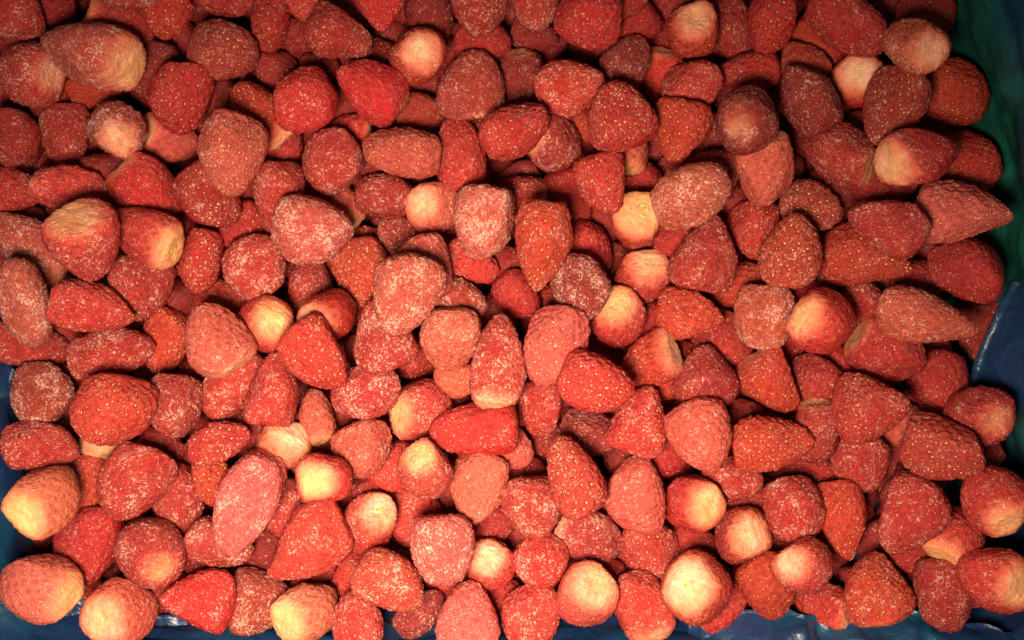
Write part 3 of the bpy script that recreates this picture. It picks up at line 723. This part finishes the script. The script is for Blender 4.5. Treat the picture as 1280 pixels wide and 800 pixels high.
(-68.4,-7.5,82.9,37.4,32.5,109,6,'C',0.7,0,0.4,'w',1,0,"frosty crimson blunt strawberry at seven o'clock from the coral heart"),
(-53.3,-22.2,38.5,26.1,22.7,0,-5,'C',0.4,0,0.3,'o',0,0,"half-buried crimson oval strawberry at six o'clock from the coral heart"),
(-32.1,-9.6,78.9,33.8,31.9,269,-19,'S',0.7,0.35,0.2,'r',1,0,"frosty salmon round strawberry at ten o'clock from the long cream-based berry"),
(-29.5,-31.3,54.0,26.4,23.0,0,-3,'S',0.5,0.4,0.1,'o',0,0,"salmon oval strawberry at eight o'clock from the long cream-based berry"),
(-6.6,-20.5,88.5,49.3,28.2,85,-12,'R',0.8,0.75,0.2,'o',1,0,'long frosted red strawberry with a cream base at its lower end'),
(-77.8,-38.9,71.2,34.9,29.8,179,17,'C',0.8,0,0.2,'w',1,0,"frosty crimson blunt strawberry at two o'clock from the creamy egg-like berry"),
(-104.5,-51.6,60.2,29.7,20.2,102,-13,'S',0.3,0.7,0.1,'o',1,0,"cream-crowned salmon oval strawberry at one o'clock from the long coral berry"),
(-80.1,-68.6,69.7,30.6,34.0,271,16,'S',0.5,0,0.5,'w',1,0,"salmon blunt strawberry at three o'clock from the creamy egg-like berry"),
(-49.9,-48.2,59.4,31.2,33.7,356,-39,'R',0.6,0.8,0.2,'r',1,0,"cream-crowned red round strawberry at ten o'clock from the vivid crimson oval"),
(-20.1,-57.0,76.0,46.9,28.8,185,2,'B',0.3,0.4,0.2,'o',1,0,'vivid crimson smooth oval strawberry lying sideways, paler at one end'),
(-2.6,-67.6,55.4,30.6,25.5,340,2,'S',0.4,0.5,0.2,'o',1,0,"salmon oval strawberry at four o'clock from the vivid crimson oval"),
(-44.8,-78.9,82.3,31.6,29.3,289,-55,'M',0.6,0.6,0.1,'r',1,0,"brownish-red round strawberry at eight o'clock from the vivid crimson oval"),
(-63.9,-78.7,49.0,29.2,24.9,60,-9,'R',0.4,0,0.4,'o',1,0,"red oval strawberry at eight o'clock from the vivid crimson oval"),
(-122.5,-68.5,65.9,29.9,28.5,235,-29,'Y',0.2,1.7,0.1,'r',1,0,'creamy yellow egg-like strawberry with hardly any red beside the long coral one'),
(-110.0,-65.1,44.4,30.2,23.3,319,-4,'D',0.3,0,0.3,'o',0,0,"half-buried dark crimson oval strawberry at two o'clock from the creamy egg-like berry"),
(-95.2,-82.2,92.0,31.1,28.8,348,-74,'R',0.3,0.85,0.1,'r',1,1,"cream-crowned red round strawberry at four o'clock from the creamy egg-like berry"),
(-19.1,-89.1,68.5,38.3,34.1,260,8,'S',0.5,0,0.3,'w',1,0,"salmon blunt strawberry at six o'clock from the vivid crimson oval"),
(-34.8,-41.1,35.6,23.6,21.9,0,-3,'D',0.4,0,0.2,'r',0,0,"half-buried dark crimson round strawberry at eleven o'clock from the vivid crimson oval"),
(-95.7,-49.8,37.9,23.5,21.8,359,-8,'D',0.4,0,0.2,'r',0,0,"half-buried dark crimson round strawberry at two o'clock from the long coral berry"),
(-140.0,-61.5,32.2,23.8,22.0,359,-12,'D',0.3,0,0.2,'r',0,0,"half-buried dark crimson round strawberry at eleven o'clock from the creamy egg-like berry"),
(-3.6,-52.6,37.2,25.3,23.6,0,0,'C',0.4,0,0.2,'r',0,0,"crimson round strawberry at two o'clock from the vivid crimson oval"),
(-125.0,-23.2,35.6,23.6,21.9,0,-11,'C',0.4,0,0.2,'r',0,0,"half-buried crimson round strawberry at four o'clock from the fan-shaped pale berry"),
(43.0,-32.2,101.9,37.9,29.2,345,10,'R',0.3,0,1,'o',1,0,'red oval strawberry with the largest, widely spaced seed pits'),
(71.1,-23.3,64.5,39.0,28.2,213,-29,'O',0.3,0.9,0.6,'c',1,0,'orange-red strawberry with a bright yellow shoulder beside the big-pitted oval'),
(46.0,-18.8,35.3,28.0,22.8,350,4,'C',0.5,0,0.3,'o',0,0,"crimson oval strawberry at twelve o'clock from the big-pitted oval"),
(67.7,-52.5,74.5,37.1,31.3,71,3,'R',0.6,0,0.8,'w',1,0,"seeded red blunt strawberry at four o'clock from the big-pitted oval"),
(98.2,-58.2,86.1,38.0,34.0,300,14,'S',0.5,0,0.5,'o',1,0,"salmon oval strawberry at five o'clock from the yellow-shouldered berry"),
(103.2,-29.7,68.1,34.1,35.8,91,2,'C',0.45,0,0.2,'c',1,0,"crimson conical strawberry at three o'clock from the big-pitted oval"),
(137.4,-34.2,63.0,36.9,33.6,300,9,'O',0.4,0.4,0.5,'w',1,0,"orange-red blunt strawberry at seven o'clock from the cream-sided round berry"),
(16.6,-48.0,50.6,30.8,26.5,270,4,'R',0.5,0,0.3,'o',1,0,"red oval strawberry at eight o'clock from the big-pitted oval"),
(43.8,-62.2,48.5,34.3,25.7,350,5,'D',0.5,0,0.3,'o',1,0,"dark crimson oval strawberry at one o'clock from the yellow-seeded brown cone"),
(30.9,-79.4,87.6,42.8,29.8,115,-3,'M',0.4,0,1,'c',1,0,'brownish-red cone with bright yellow seeds leaning up and sideways'),
(65.1,-92.3,67.0,40.9,35.0,81,-2,'S',0.55,0,0.4,'w',1,0,"salmon blunt strawberry at four o'clock from the yellow-seeded brown cone"),
(84.1,-74.5,48.0,26.6,24.9,1,7,'C',0.3,0,0.3,'o',0,0,"half-buried crimson oval strawberry at six o'clock from the yellow-shouldered berry"),
(6.7,-84.8,35.6,27.1,21.9,0,1,'D',0.3,0,0.3,'o',0,0,"half-buried dark crimson oval strawberry at nine o'clock from the yellow-seeded brown cone"),
(116.3,-11.0,46.1,33.6,31.0,320,8,'C',0.4,0,0.5,'o',0,0,"crimson oval strawberry at two o'clock from the yellow-shouldered berry"),
(127.1,-53.5,36.5,27.1,23.6,1,11,'D',0.3,0,0.3,'o',0,0,"half-buried dark crimson oval strawberry at four o'clock from the yellow-shouldered berry"),
(136.3,-62.9,79.7,40.1,31.0,12,16,'O',0.3,0,1,'w',1,0,"seeded orange-red blunt strawberry at eleven o'clock from the vivid orange cone"),
(119.5,-86.0,53.6,33.2,23.8,351,11,'C',0.6,0,0.2,'o',1,0,"crimson oval strawberry at ten o'clock from the vivid orange cone"),
(84.2,-35.8,50.6,18.8,18.0,0,7,'O',0.3,0,0.2,'r',0,0,"orange-red round strawberry at five o'clock from the yellow-shouldered berry"),
(93.2,-22.2,39.9,24.3,22.6,0,8,'D',0.3,0,0.2,'r',0,0,"half-buried dark crimson round strawberry at three o'clock from the yellow-shouldered berry"),
(22.4,-66.2,34.0,23.7,21.9,0,2,'D',0.3,0,0.2,'r',0,0,"half-buried dark crimson round strawberry at eleven o'clock from the yellow-seeded brown cone"),
(62.2,-76.4,39.1,23.5,21.8,1,5,'D',0.3,0,0.2,'r',0,0,"half-buried dark crimson round strawberry at two o'clock from the yellow-seeded brown cone"),
(202.6,-17.2,58.6,40.8,33.0,330,6,'C',0.4,0.4,0.2,'o',1,0,"crimson oval strawberry at eight o'clock from the long icy-tipped berry"),
(166.2,-32.6,52.7,33.3,29.8,119,-10,'C',0.4,0.3,0.4,'w',1,0,"crimson blunt strawberry at six o'clock from the cream-sided round berry"),
(187.5,-45.8,80.9,39.2,37.6,2,27,'R',0.5,0,0.7,'c',1,0,"seeded red conical strawberry at seven o'clock from the long icy-tipped berry"),
(236.2,-36.3,41.6,36.5,34.7,267,13,'C',0.3,0,0.4,'r',1,0,"crimson round strawberry at twelve o'clock from the brown pitted berry"),
(245.7,-49.5,70.9,34.9,32.3,143,-81,'C',0.5,0.35,0.2,'r',1,0,"crimson round strawberry at two o'clock from the brown pitted berry"),
(223.4,-67.3,85.3,42.1,33.6,341,25,'M',0.4,0,1,'w',1,0,'brownish strawberry with dark hollow pits and smooth skin near the liner wall'),
(162.7,-60.2,64.7,34.1,28.5,275,-14,'C',0.6,0.45,0.2,'r',1,0,"crimson round strawberry at nine o'clock from the brown pitted berry"),
(190.2,-77.8,49.3,32.6,31.7,267,16,'C',0.6,0,0.3,'r',1,0,"crimson round strawberry at twelve o'clock from the vivid orange cone"),
(217.8,-58.4,32.0,28.2,22.9,47,9,'S',0.4,0.5,0.1,'o',0,0,"salmon oval strawberry at ten o'clock from the brown pitted berry"),
(259.2,-73.5,37.1,27.9,23.6,2,21,'D',0.3,0,0.2,'o',1,0,"dark crimson oval strawberry at three o'clock from the brown pitted berry"),
(249.5,-92.6,82.3,38.2,34.2,90,-52,'R',0.5,0.8,0.1,'r',1,0,"cream-crowned red round strawberry at four o'clock from the brown pitted berry"),
(168.1,-85.2,32.7,29.9,22.0,2,14,'C',0.4,0,0.3,'o',0,0,"half-buried crimson oval strawberry at eleven o'clock from the vivid orange cone"),
(227.7,-90.2,35.6,28.0,23.6,3,19,'D',0.3,0,0.2,'r',0,0,"half-buried dark crimson round strawberry at one o'clock from the large crimson cone"),
(184.7,-25.4,37.6,23.6,21.8,1,16,'C',0.3,0,0.2,'r',0,0,"half-buried crimson round strawberry at five o'clock from the cream-sided round berry"),
(152.3,-12.1,33.5,23.7,21.9,0,13,'C',0.3,0,0.2,'r',0,0,"half-buried crimson round strawberry at eight o'clock from the cream-sided round berry"),
(-276.3,-125.7,12.6,29.0,26.3,356,-21,'C',0.5,0,0.2,'o',0,0,"crimson oval strawberry at seven o'clock from the sliced yellow berry"),
(-241.5,-135.2,94.7,44.8,36.7,167,-18,'Y',0.35,1,0.2,'r',1,0,'big golden-pink lumpy strawberry in the bottom corner on the blue film'),
(-226.4,-121.1,65.5,41.0,35.1,262,19,'B',0.3,0,0.2,'o',1,0,"bright red oval strawberry at two o'clock from the golden corner berry"),
(-188.6,-118.6,83.6,37.7,35.8,141,-47,'C',0.6,0.35,0.2,'r',1,0,"crimson round strawberry at one o'clock from the pale bun-like berry"),
(-203.1,-151.4,79.8,37.6,35.2,14,-77,'S',0.4,0.95,0.1,'r',1,1,'pale pinkish bun-like strawberry with a glowing cream crown at the bottom edge'),
(-240.4,-157.6,33.9,30.1,21.1,267,4,'R',0.4,0.6,0.1,'o',1,0,"red oval strawberry at nine o'clock from the pale bun-like berry"),
(-164.7,-148.3,76.5,38.6,33.7,177,14,'B',0.45,0,0.3,'c',1,0,'bright red arrowhead-shaped strawberry lying on its side at the bottom edge'),
(-136.1,-150.9,54.9,32.2,37.4,0,-2,'M',0.8,0,0.4,'w',1,0,"frosty brownish-red blunt strawberry at nine o'clock from the cream bottom-edge berry"),
(-154.8,-118.9,70.5,36.5,28.2,338,-9,'M',0.7,0,0.2,'o',1,0,"frosty brownish-red oval strawberry at seven o'clock from the long coral berry"),
(-184.5,-144.8,57.0,27.9,22.9,356,-15,'D',0.3,0,0.3,'o',0,0,"dark crimson oval strawberry at ten o'clock from the red arrowhead berry"),
(-230.0,-89.0,54.4,31.5,24.7,270,8,'O',0.4,0,0.2,'o',1,0,"orange-red oval strawberry at two o'clock from the sliced yellow berry"),
(-242.4,-108.2,34.5,23.7,21.9,357,-20,'D',0.3,0,0.2,'r',0,0,"half-buried dark crimson round strawberry at four o'clock from the sliced yellow berry"),
(-178.3,-139.1,36.6,23.6,21.8,357,-14,'D',0.2,0,0.2,'r',0,0,"half-buried dark crimson round strawberry at twelve o'clock from the red arrowhead berry"),
(-107.7,-117.3,78.7,49.9,32.7,214,14,'R',0.5,0,0.2,'c',1,0,"red conical strawberry at twelve o'clock from the cream bottom-edge berry"),
(-78.1,-110.4,58.1,33.8,31.3,231,-43,'R',0.5,0.75,0.1,'r',1,1,"cream-crowned red round strawberry at ten o'clock from the pink drop-shaped berry"),
(-87.2,-141.7,41.2,29.5,25.2,90,-12,'R',0.4,0,0.2,'o',1,0,"red oval strawberry at two o'clock from the cream bottom-edge berry"),
(-62.8,-135.7,84.2,38.9,33.0,331,6,'O',0.7,0,0.4,'o',1,0,"frosty orange-red oval strawberry at eight o'clock from the pink drop-shaped berry"),
(-36.0,-117.9,90.8,36.9,33.7,275,16,'P',0.8,0,0.2,'c',1,0,'brownish-pink drop-shaped strawberry with its sharp tip pointing down'),
(-53.4,-110.4,37.3,33.2,29.7,270,9,'R',0.5,0,0.2,'o',1,0,"red oval strawberry at eleven o'clock from the pink drop-shaped berry"),
(-12.2,-132.9,53.9,31.2,28.9,268,-63,'R',0.4,0.85,0.1,'r',1,1,"cream-crowned red round strawberry at four o'clock from the pink drop-shaped berry"),
(-108.5,-153.9,69.1,35.2,31.6,21,-49,'Y',0.4,1.2,0.1,'r',1,0,'cream-yellow strawberry with a frosted pink back at the bottom edge'),
(-80.9,-158.1,75.9,31.2,27.9,90,-14,'R',0.6,0,0.3,'w',1,0,"red blunt strawberry at three o'clock from the cream bottom-edge berry"),
(-50.2,-161.1,44.9,31.9,26.7,39,-12,'D',0.6,0,0.2,'o',1,0,"dark crimson oval strawberry at seven o'clock from the pink drop-shaped berry"),
(-22.4,-157.0,72.2,38.9,33.9,90,-14,'P',0.4,0,0.3,'c',1,0,"pink conical strawberry at five o'clock from the pink drop-shaped berry"),
(-36.1,-147.1,28.2,25.6,23.0,359,-3,'C',0.3,0,0.2,'r',0,0,"crimson round strawberry at six o'clock from the pink drop-shaped berry"),
(-126.9,-105.7,44.5,31.9,25.9,290,5,'C',0.6,0,0.4,'o',1,0,"crimson oval strawberry at four o'clock from the long coral berry"),
(-136.9,-127.5,36.7,27.1,24.5,358,-11,'D',0.3,0,0.2,'r',0,0,"half-buried dark crimson round strawberry at five o'clock from the long coral berry"),
(-109.9,-146.3,32.4,28.1,23.7,358,-9,'D',0.3,0,0.2,'o',0,0,"half-buried dark crimson oval strawberry at one o'clock from the cream bottom-edge berry"),
(-12.1,-114.3,35.6,26.3,25.4,0,-1,'C',0.4,0,0.2,'r',1,0,"crimson round strawberry at two o'clock from the pink drop-shaped berry"),
(-5.3,-153.9,38.1,24.4,22.7,0,0,'C',0.3,0,0.2,'r',0,0,"crimson round strawberry at nine o'clock from the pale dark-dotted berry"),
(-76.6,-95.3,37.2,24.4,22.7,359,-6,'D',0.3,0,0.2,'r',0,0,"half-buried dark crimson round strawberry at three o'clock from the long coral berry"),
(8.8,-97.5,80.0,32.7,31.0,270,19,'C',0.8,0,0.3,'r',1,0,"frosty crimson round strawberry at eight o'clock from the yellow-seeded brown cone"),
(16.0,-129.1,55.4,31.4,29.7,40,-6,'B',0.7,0,0.2,'r',1,0,"frosty bright red round strawberry at ten o'clock from the pale dark-dotted berry"),
(9.9,-159.0,58.8,33.0,31.3,270,24,'R',0.6,0,0.2,'r',1,0,"red round strawberry at eight o'clock from the pale dark-dotted berry"),
(38.3,-145.9,67.4,36.0,33.3,237,-52,'S',0.25,0.9,0.2,'r',1,1,'pale round strawberry with a brown stem dot, near the bottom edge'),
(43.1,-118.0,44.9,39.1,29.3,339,-3,'C',0.6,0.5,0.2,'o',1,0,"crimson oval strawberry at twelve o'clock from the pale dark-dotted berry"),
(77.0,-125.9,45.0,34.6,30.2,301,23,'M',0.4,0,0.9,'o',1,0,"seeded brownish-red oval strawberry at ten o'clock from the big yellow-crowned berry"),
(69.7,-152.8,63.3,39.7,31.0,105,-25,'R',0.6,0.7,0.1,'o',1,0,"cream-crowned red oval strawberry at eight o'clock from the big yellow-crowned berry"),
(96.4,-139.9,76.5,39.9,37.0,326,-57,'O',0.35,1.2,0.1,'r',1,1,'round strawberry with the largest bright yellow crown, near the bottom edge'),
(96.1,-97.4,64.3,33.5,31.0,197,-62,'R',0.2,0.85,0.2,'r',1,1,"cream-crowned red round strawberry at three o'clock from the yellow-seeded brown cone"),
(121.9,-115.5,61.0,33.6,31.1,215,-72,'M',0.3,0.75,0.2,'r',1,1,"cream-crowned brownish-red round strawberry at one o'clock from the big yellow-crowned berry"),
(116.5,-157.3,40.6,33.2,26.1,29,-8,'R',0.2,0.3,0.1,'o',1,0,"red oval strawberry at four o'clock from the big yellow-crowned berry"),
(101.8,-123.2,35.9,25.4,24.5,2,8,'C',0.4,0.3,0.2,'r',0,0,"crimson round strawberry at twelve o'clock from the big yellow-crowned berry"),
(136.8,-143.3,57.9,36.4,33.0,270,13,'O',0.2,0,0.4,'o',1,0,"orange-red oval strawberry at three o'clock from the big yellow-crowned berry"),
(131.2,-100.5,38.1,27.9,25.3,2,11,'C',0.4,0,0.3,'r',1,0,"crimson round strawberry at nine o'clock from the vivid orange cone"),
(52.3,-140.7,35.4,23.6,21.9,1,4,'C',0.3,0,0.2,'r',0,0,"half-buried crimson round strawberry at one o'clock from the pale dark-dotted berry"),
(150.4,-101.3,64.2,34.4,32.7,268,19,'B',0.7,0,0.3,'r',1,0,"frosty bright red round strawberry at nine o'clock from the vivid orange cone"),
(178.7,-107.4,60.7,42.9,27.8,280,12,'O',0.3,0,0.5,'c',1,0,'vivid orange narrow cone pointing down beside the large crimson cone'),
(209.1,-102.9,75.2,45.3,37.9,237,-3,'C',0.6,0,0.3,'c',1,0,'large frosted crimson cone slanting down in the corner away from the light'),
(238.0,-114.7,63.1,35.9,31.0,47,-31,'R',0.4,0.85,0.1,'r',1,0,"cream-crowned red round strawberry at four o'clock from the large crimson cone"),
(152.6,-128.5,79.4,32.7,30.2,348,-45,'R',0.6,0.65,0.1,'r',1,0,"cream-crowned red round strawberry at seven o'clock from the vivid orange cone"),
(170.7,-157.9,43.6,35.4,27.7,167,-37,'R',0.4,0.7,0.2,'o',1,0,"cream-crowned red oval strawberry at eight o'clock from the orange-brown sliced berry"),
(195.1,-144.1,61.8,39.5,37.0,94,-19,'O',0.5,0.35,0.7,'w',1,0,'orange-brown seeded strawberry with a sliced pale base near the bottom film'),
(229.7,-147.0,66.1,36.8,31.7,263,16,'C',0.6,0,0.3,'w',1,0,"crimson blunt strawberry at five o'clock from the large crimson cone"),
(247.8,-133.5,88.8,35.2,33.8,171,-64,'R',0.4,0.85,0.1,'r',1,0,"cream-crowned red round strawberry at three o'clock from the orange-brown sliced berry"),
(272.3,-169.5,10.8,24.5,22.7,5,20,'S',0.4,0.6,0.1,'r',0,0,"salmon round strawberry at three o'clock from the orange-brown sliced berry"),
(221.1,-128.3,46.0,26.7,25.0,4,18,'C',0.3,0,0.2,'r',0,0,"crimson round strawberry at six o'clock from the large crimson cone"),
(222.3,-148.2,35.7,23.6,21.9,4,18,'D',0.4,0,0.2,'r',0,0,"half-buried dark crimson round strawberry at three o'clock from the orange-brown sliced berry"),
(221.5,-168.4,30.0,23.8,22.1,4,17,'D',0.4,0,0.2,'r',0,0,"half-buried dark crimson round strawberry at five o'clock from the orange-brown sliced berry"),
]
GROUP = 'frozen strawberries heaped in the tray'

def build_berry(i, row):
    x, y, z, L, W, yaw, tilt, colour, frost, crown, seedy, kind, hi, scar, label = row
    rng = np.random.default_rng(1000 + i)
    sh, body, seeds = berry_meshes(kind, L / 1e3, W / 1e3, frost, crown, seedy, SPH_HI if hi else SPH_MID, rng)
    root = bpy.data.objects.new('strawberry', None)
    root.empty_display_size = .01
    COL.objects.link(root)
    root.location = (x / 1e3, y / 1e3, z / 1e3)
    root.rotation_mode = 'XYZ'
    root.rotation_euler = (rng.uniform(0, 6.28), -math.radians(tilt), math.radians(yaw))
    root['label'] = label; root['category'] = 'strawberry'; root['group'] = GROUP
    if not hi: frost *= .6  # less frost on buried berries puts the shade of the gaps into their colour
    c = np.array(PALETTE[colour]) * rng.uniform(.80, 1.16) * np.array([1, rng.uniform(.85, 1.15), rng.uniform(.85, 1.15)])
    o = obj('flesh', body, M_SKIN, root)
    o.color = (*c, 1.0); o['frost'] = float(frost); o['crown'] = float(crown)
    if seeds:
        s = obj('seeds', seeds, M_SEED, root)
        s['kind'] = 'stuff'; s['frost'] = float(frost); s['gold'] = float(seedy)
    if scar:
        obj('stem_scar', scar_mesh(sh, rng), M_SCAR, root)
    return root

for i, row in enumerate(BERRIES):
    build_berry(i, row)

# ------------------------------------------------------------------ deeper berries, seen only as dark scraps in the gaps
UNDER = [(-254,-153,27,29,317),(-188,-154,31,29,117),(-161,-156,31,27,9),(-129,-150,29,29,136),(-69,-154,31,28,133),(-7,-154,29,27,27),(20,-154,27,27,29),(51,-153,28,29,223),(82,-156,31,28,255),(113,-151,30,29,242),(134,-153,29,29,68),(169,-154,30,29,45),(203,-155,30,29,358),(231,-152,30,28,230),(-235,-129,31,29,44),(-207,-125,27,27,206),(-174,-128,27,29,78),(-145,-128,29,27,112),(-117,-125,29,27,358),(-84,-127,28,28,81),(-57,-128,27,27,309),(-26,-129,30,27,189),(5,-128,30,28,142),(36,-124,27,27,40),(65,-132,28,29,74),(94,-131,31,27,113),(129,-127,28,28,316),(154,-130,30,29,305),(187,-126,28,27,272),(214,-128,29,27,337),(244,-127,27,29,207),(-252,-97,27,29,168),(-219,-105,29,29,30),(-187,-101,31,27,162),(-160,-103,27,28,79),(-132,-102,27,28,269),(-101,-104,31,28,223),(-71,-101,30,28,200),(-40,-100,28,28,271),(-9,-100,31,28,303),(21,-104,30,27,140),(52,-105,29,28,243),(80,-103,27,27,105),(110,-104,29,28,209),(139,-101,28,27,318),(173,-104,27,29,112),(197,-104,29,29,297),(227,-102,29,28,196),(-235,-77,28,27,152),(-205,-78,27,27,115),(-175,-77,31,28,223),(-144,-76,28,27,157),(-116,-76,29,28,48),(-85,-76,28,29,9),(-56,-75,29,27,164),(-24,-76,30,27,222),(5,-75,31,27,332),(34,-74,27,28,216),(66,-73,31,29,41),(96,-76,31,29,356),(122,-77,30,28,342),(158,-72,29,27,260),(183,-75,31,29,121),(213,-76,27,27,161),(245,-76,31,29,307),(-250,-48,29,29,30),(-219,-49,30,27,226),(-188,-45,28,29,228),(-157,-49,30,29,139),(-130,-48,30,27,262),(-99,-51,31,28,103),(-69,-50,28,27,62),(-41,-51,28,29,331),(-9,-51,29,27,44),(20,-48,31,27,214),(54,-45,27,28,132),(79,-51,28,29,168),(106,-52,28,27,141),(140,-48,29,29,208),(169,-51,29,29,212),(199,-50,27,28,176),(229,-44,31,27,196),(-235,-25,29,29,157),(-204,-21,31,29,41),(-176,-26,30,27,313),(-144,-26,30,28,59),(-115,-24,27,27,46),(-81,-19,29,27,12),(-52,-23,28,28,271),(-25,-23,31,27,264),(4,-24,29,28,336),(34,-21,29,27,349),(63,-23,31,27,33),(93,-24,27,29,220),(121,-22,29,28,265),(153,-27,27,29,147),(185,-23,31,27,162),(213,-25,28,29,146),(241,-22,28,28,50),(-250,2,28,28,12),(-218,0,28,28,219),(-192,1,30,27,348),(-160,2,28,29,103),(-134,0,31,27,187),(-103,1,28,27,1),(-71,3,27,27,119),(-37,2,31,28,73),(-11,1,28,29,323),(19,2,28,27,78),(49,2,30,27,56),(81,0,28,27,286),(110,2,30,27,93),(140,3,31,28,186),(170,2,27,27,249),(198,1,29,27,12),(227,4,28,29,144),(-294,29,29,27,16),(-269,30,27,28,181),(-232,27,31,27,54),(-205,30,30,29,207),(-177,30,27,29,69),(-143,30,29,27,154),(-116,29,28,27,194),(-84,28,28,28,62),(-54,30,29,28,309),(-26,30,28,29,120),(1,26,27,29,194),(34,29,27,27,224),(60,29,31,29,319),(93,29,31,27,312),(124,29,28,28,104),(155,28,31,29,51),(184,28,27,27,209),(214,29,28,28,104),(244,32,31,27,258),(-281,53,27,27,76),(-253,52,29,27,39),(-222,55,29,27,194),(-190,55,31,28,183),(-161,55,30,29,92),(-126,50,29,28,280),(-101,53,30,28,314),(-67,52,28,29,113),(-41,53,31,29,10),(-12,51,27,28,17),(18,55,28,27,216),(51,56,28,28,2),(76,57,27,29,234),(109,54,28,29,29),(135,54,29,27,184),(168,53,30,29,21),(204,59,29,29,34),(231,54,30,29,20),(-293,81,29,29,235),(-263,78,29,29,215),(-235,79,28,28,211),(-206,76,29,28,318),(-172,81,31,28,346),(-144,80,28,29,219),(-114,81,30,27,347),(-84,78,27,29,172),(-56,80,30,29,288),(-25,78,29,29,31),(5,78,28,27,200),(33,80,27,27,30),(60,79,31,29,336),(94,80,28,29,274),(123,79,31,29,257),(154,82,28,27,261),(184,80,31,28,187),(213,79,31,29,130),(243,80,31,27,3),(-282,104,28,29,44),(-248,109,31,27,147),(-219,107,31,29,124),(-187,108,31,27,278),(-160,108,29,28,356),(-128,107,30,28,148),(-104,105,28,27,53),(-67,105,31,29,123),(-42,107,28,28,159),(-10,104,27,29,239),(20,106,31,27,254),(49,106,30,27,22),(80,105,30,27,236),(112,107,29,28,160),(137,104,29,29,131),(172,107,30,29,319),(199,106,28,29,136),(233,103,29,29,229),(-294,135,30,29,127),(-262,136,27,29,44),(-233,138,27,27,99),(-206,135,28,29,50),(-173,133,28,29,268),(-144,131,31,29,220),(-118,130,30,28,79),(-80,129,31,27,142),(-55,136,29,29,84),(-24,133,29,27,144),(6,131,27,28,84),(34,133,31,29,232),(66,135,30,29,250),(96,135,30,28,121),(126,131,29,28,151),(158,130,30,29,78),(184,130,28,29,30),(215,130,29,29,158),(247,132,27,27,109),(-282,161,28,28,332),(-248,158,29,27,14),(-218,157,27,27,234),(-192,158,30,27,280),(-162,157,29,29,356),(-128,158,29,27,36),(-101,153,31,29,306),(-69,158,28,28,105),(-39,159,27,27,172),(-11,159,30,27,65),(18,159,30,29,245),(48,157,31,29,214),(78,159,30,29,122),(111,158,27,29,224),(143,157,28,29,237),(171,158,30,29,162),(201,162,29,29,192),(231,164,27,27,72),(-294,182,31,29,115),(-265,184,28,28,308),(-233,190,29,29,165),(-205,187,28,29,299),(-175,184,28,28,344),(-146,186,30,29,97),(-120,184,31,27,28),(-87,182,30,27,82),(-54,183,30,28,80),(-24,185,29,27,77),(5,182,29,28,103),(34,183,28,28,178),(66,184,29,28,256),(95,189,31,29,259),(125,183,28,27,43),(154,184,30,29,279),(184,185,31,27,69),(214,187,27,28,123),(244,184,30,27,254),(-279,214,30,28,13),(-251,209,27,29,105),(-220,213,27,29,336),(-191,210,28,27,238),(-161,210,30,27,82),(-129,213,28,28,302),(-100,210,28,29,81),(-70,210,30,27,302),(-42,209,27,29,72),(-11,209,28,27,210),(23,212,30,28,178),(46,208,29,27,106),(80,206,30,27,73),(109,208,28,28,180),(141,212,31,28,162),(170,207,31,27,73),(200,213,28,29,147),(232,213,31,27,141)]
def build_under():
    d, Q = SPH_LO
    V = []; F = []; A = []; off = 0
    rng = np.random.default_rng(77)
    kinds = [Shape('oorw'[k % 4], .030, .029, 0, np.random.default_rng(500 + k))(d) for k in range(14)]
    both = [(x, y, l, w, a, w / 2) for x, y, l, w, a in UNDER] + [(x + 16, y + 9, l, w, a + 70, w / 2 - 23) for x, y, l, w, a in UNDER if x < 240]
    for k, (x, y, l, w, a, zc) in enumerate(both):
        v = kinds[k % 14] * np.array([l / 30, w / 29, w / 29])
        b = rng.uniform(0, 6.28); cb, sb = math.cos(b), math.sin(b)
        v = np.stack([v[:, 0], v[:, 1] * cb - v[:, 2] * sb, v[:, 1] * sb + v[:, 2] * cb], 1)
        r = math.radians(a); c, s = math.cos(r), math.sin(r)
        v = np.stack([v[:, 0] * c - v[:, 1] * s, v[:, 0] * s + v[:, 1] * c, v[:, 2]], 1) + np.array([x, y, zc]) / 1e3
        V.append(v); F.append(Q + off); A.append(d[:, 0]); off += len(v)
    V = np.concatenate(V)
    o = obj('deeper_strawberries', mesh_np('deeper_strawberries', V, quads=np.concatenate(F), attrs={'axial': np.concatenate(A), 'pit': np.zeros(len(V))}), M_SKIN)
    o['kind'] = 'stuff'; o['label'] = 'deeper layer of strawberries glimpsed in the dark gaps'; o['category'] = 'strawberries'
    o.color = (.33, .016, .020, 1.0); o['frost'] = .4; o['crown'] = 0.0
build_under()
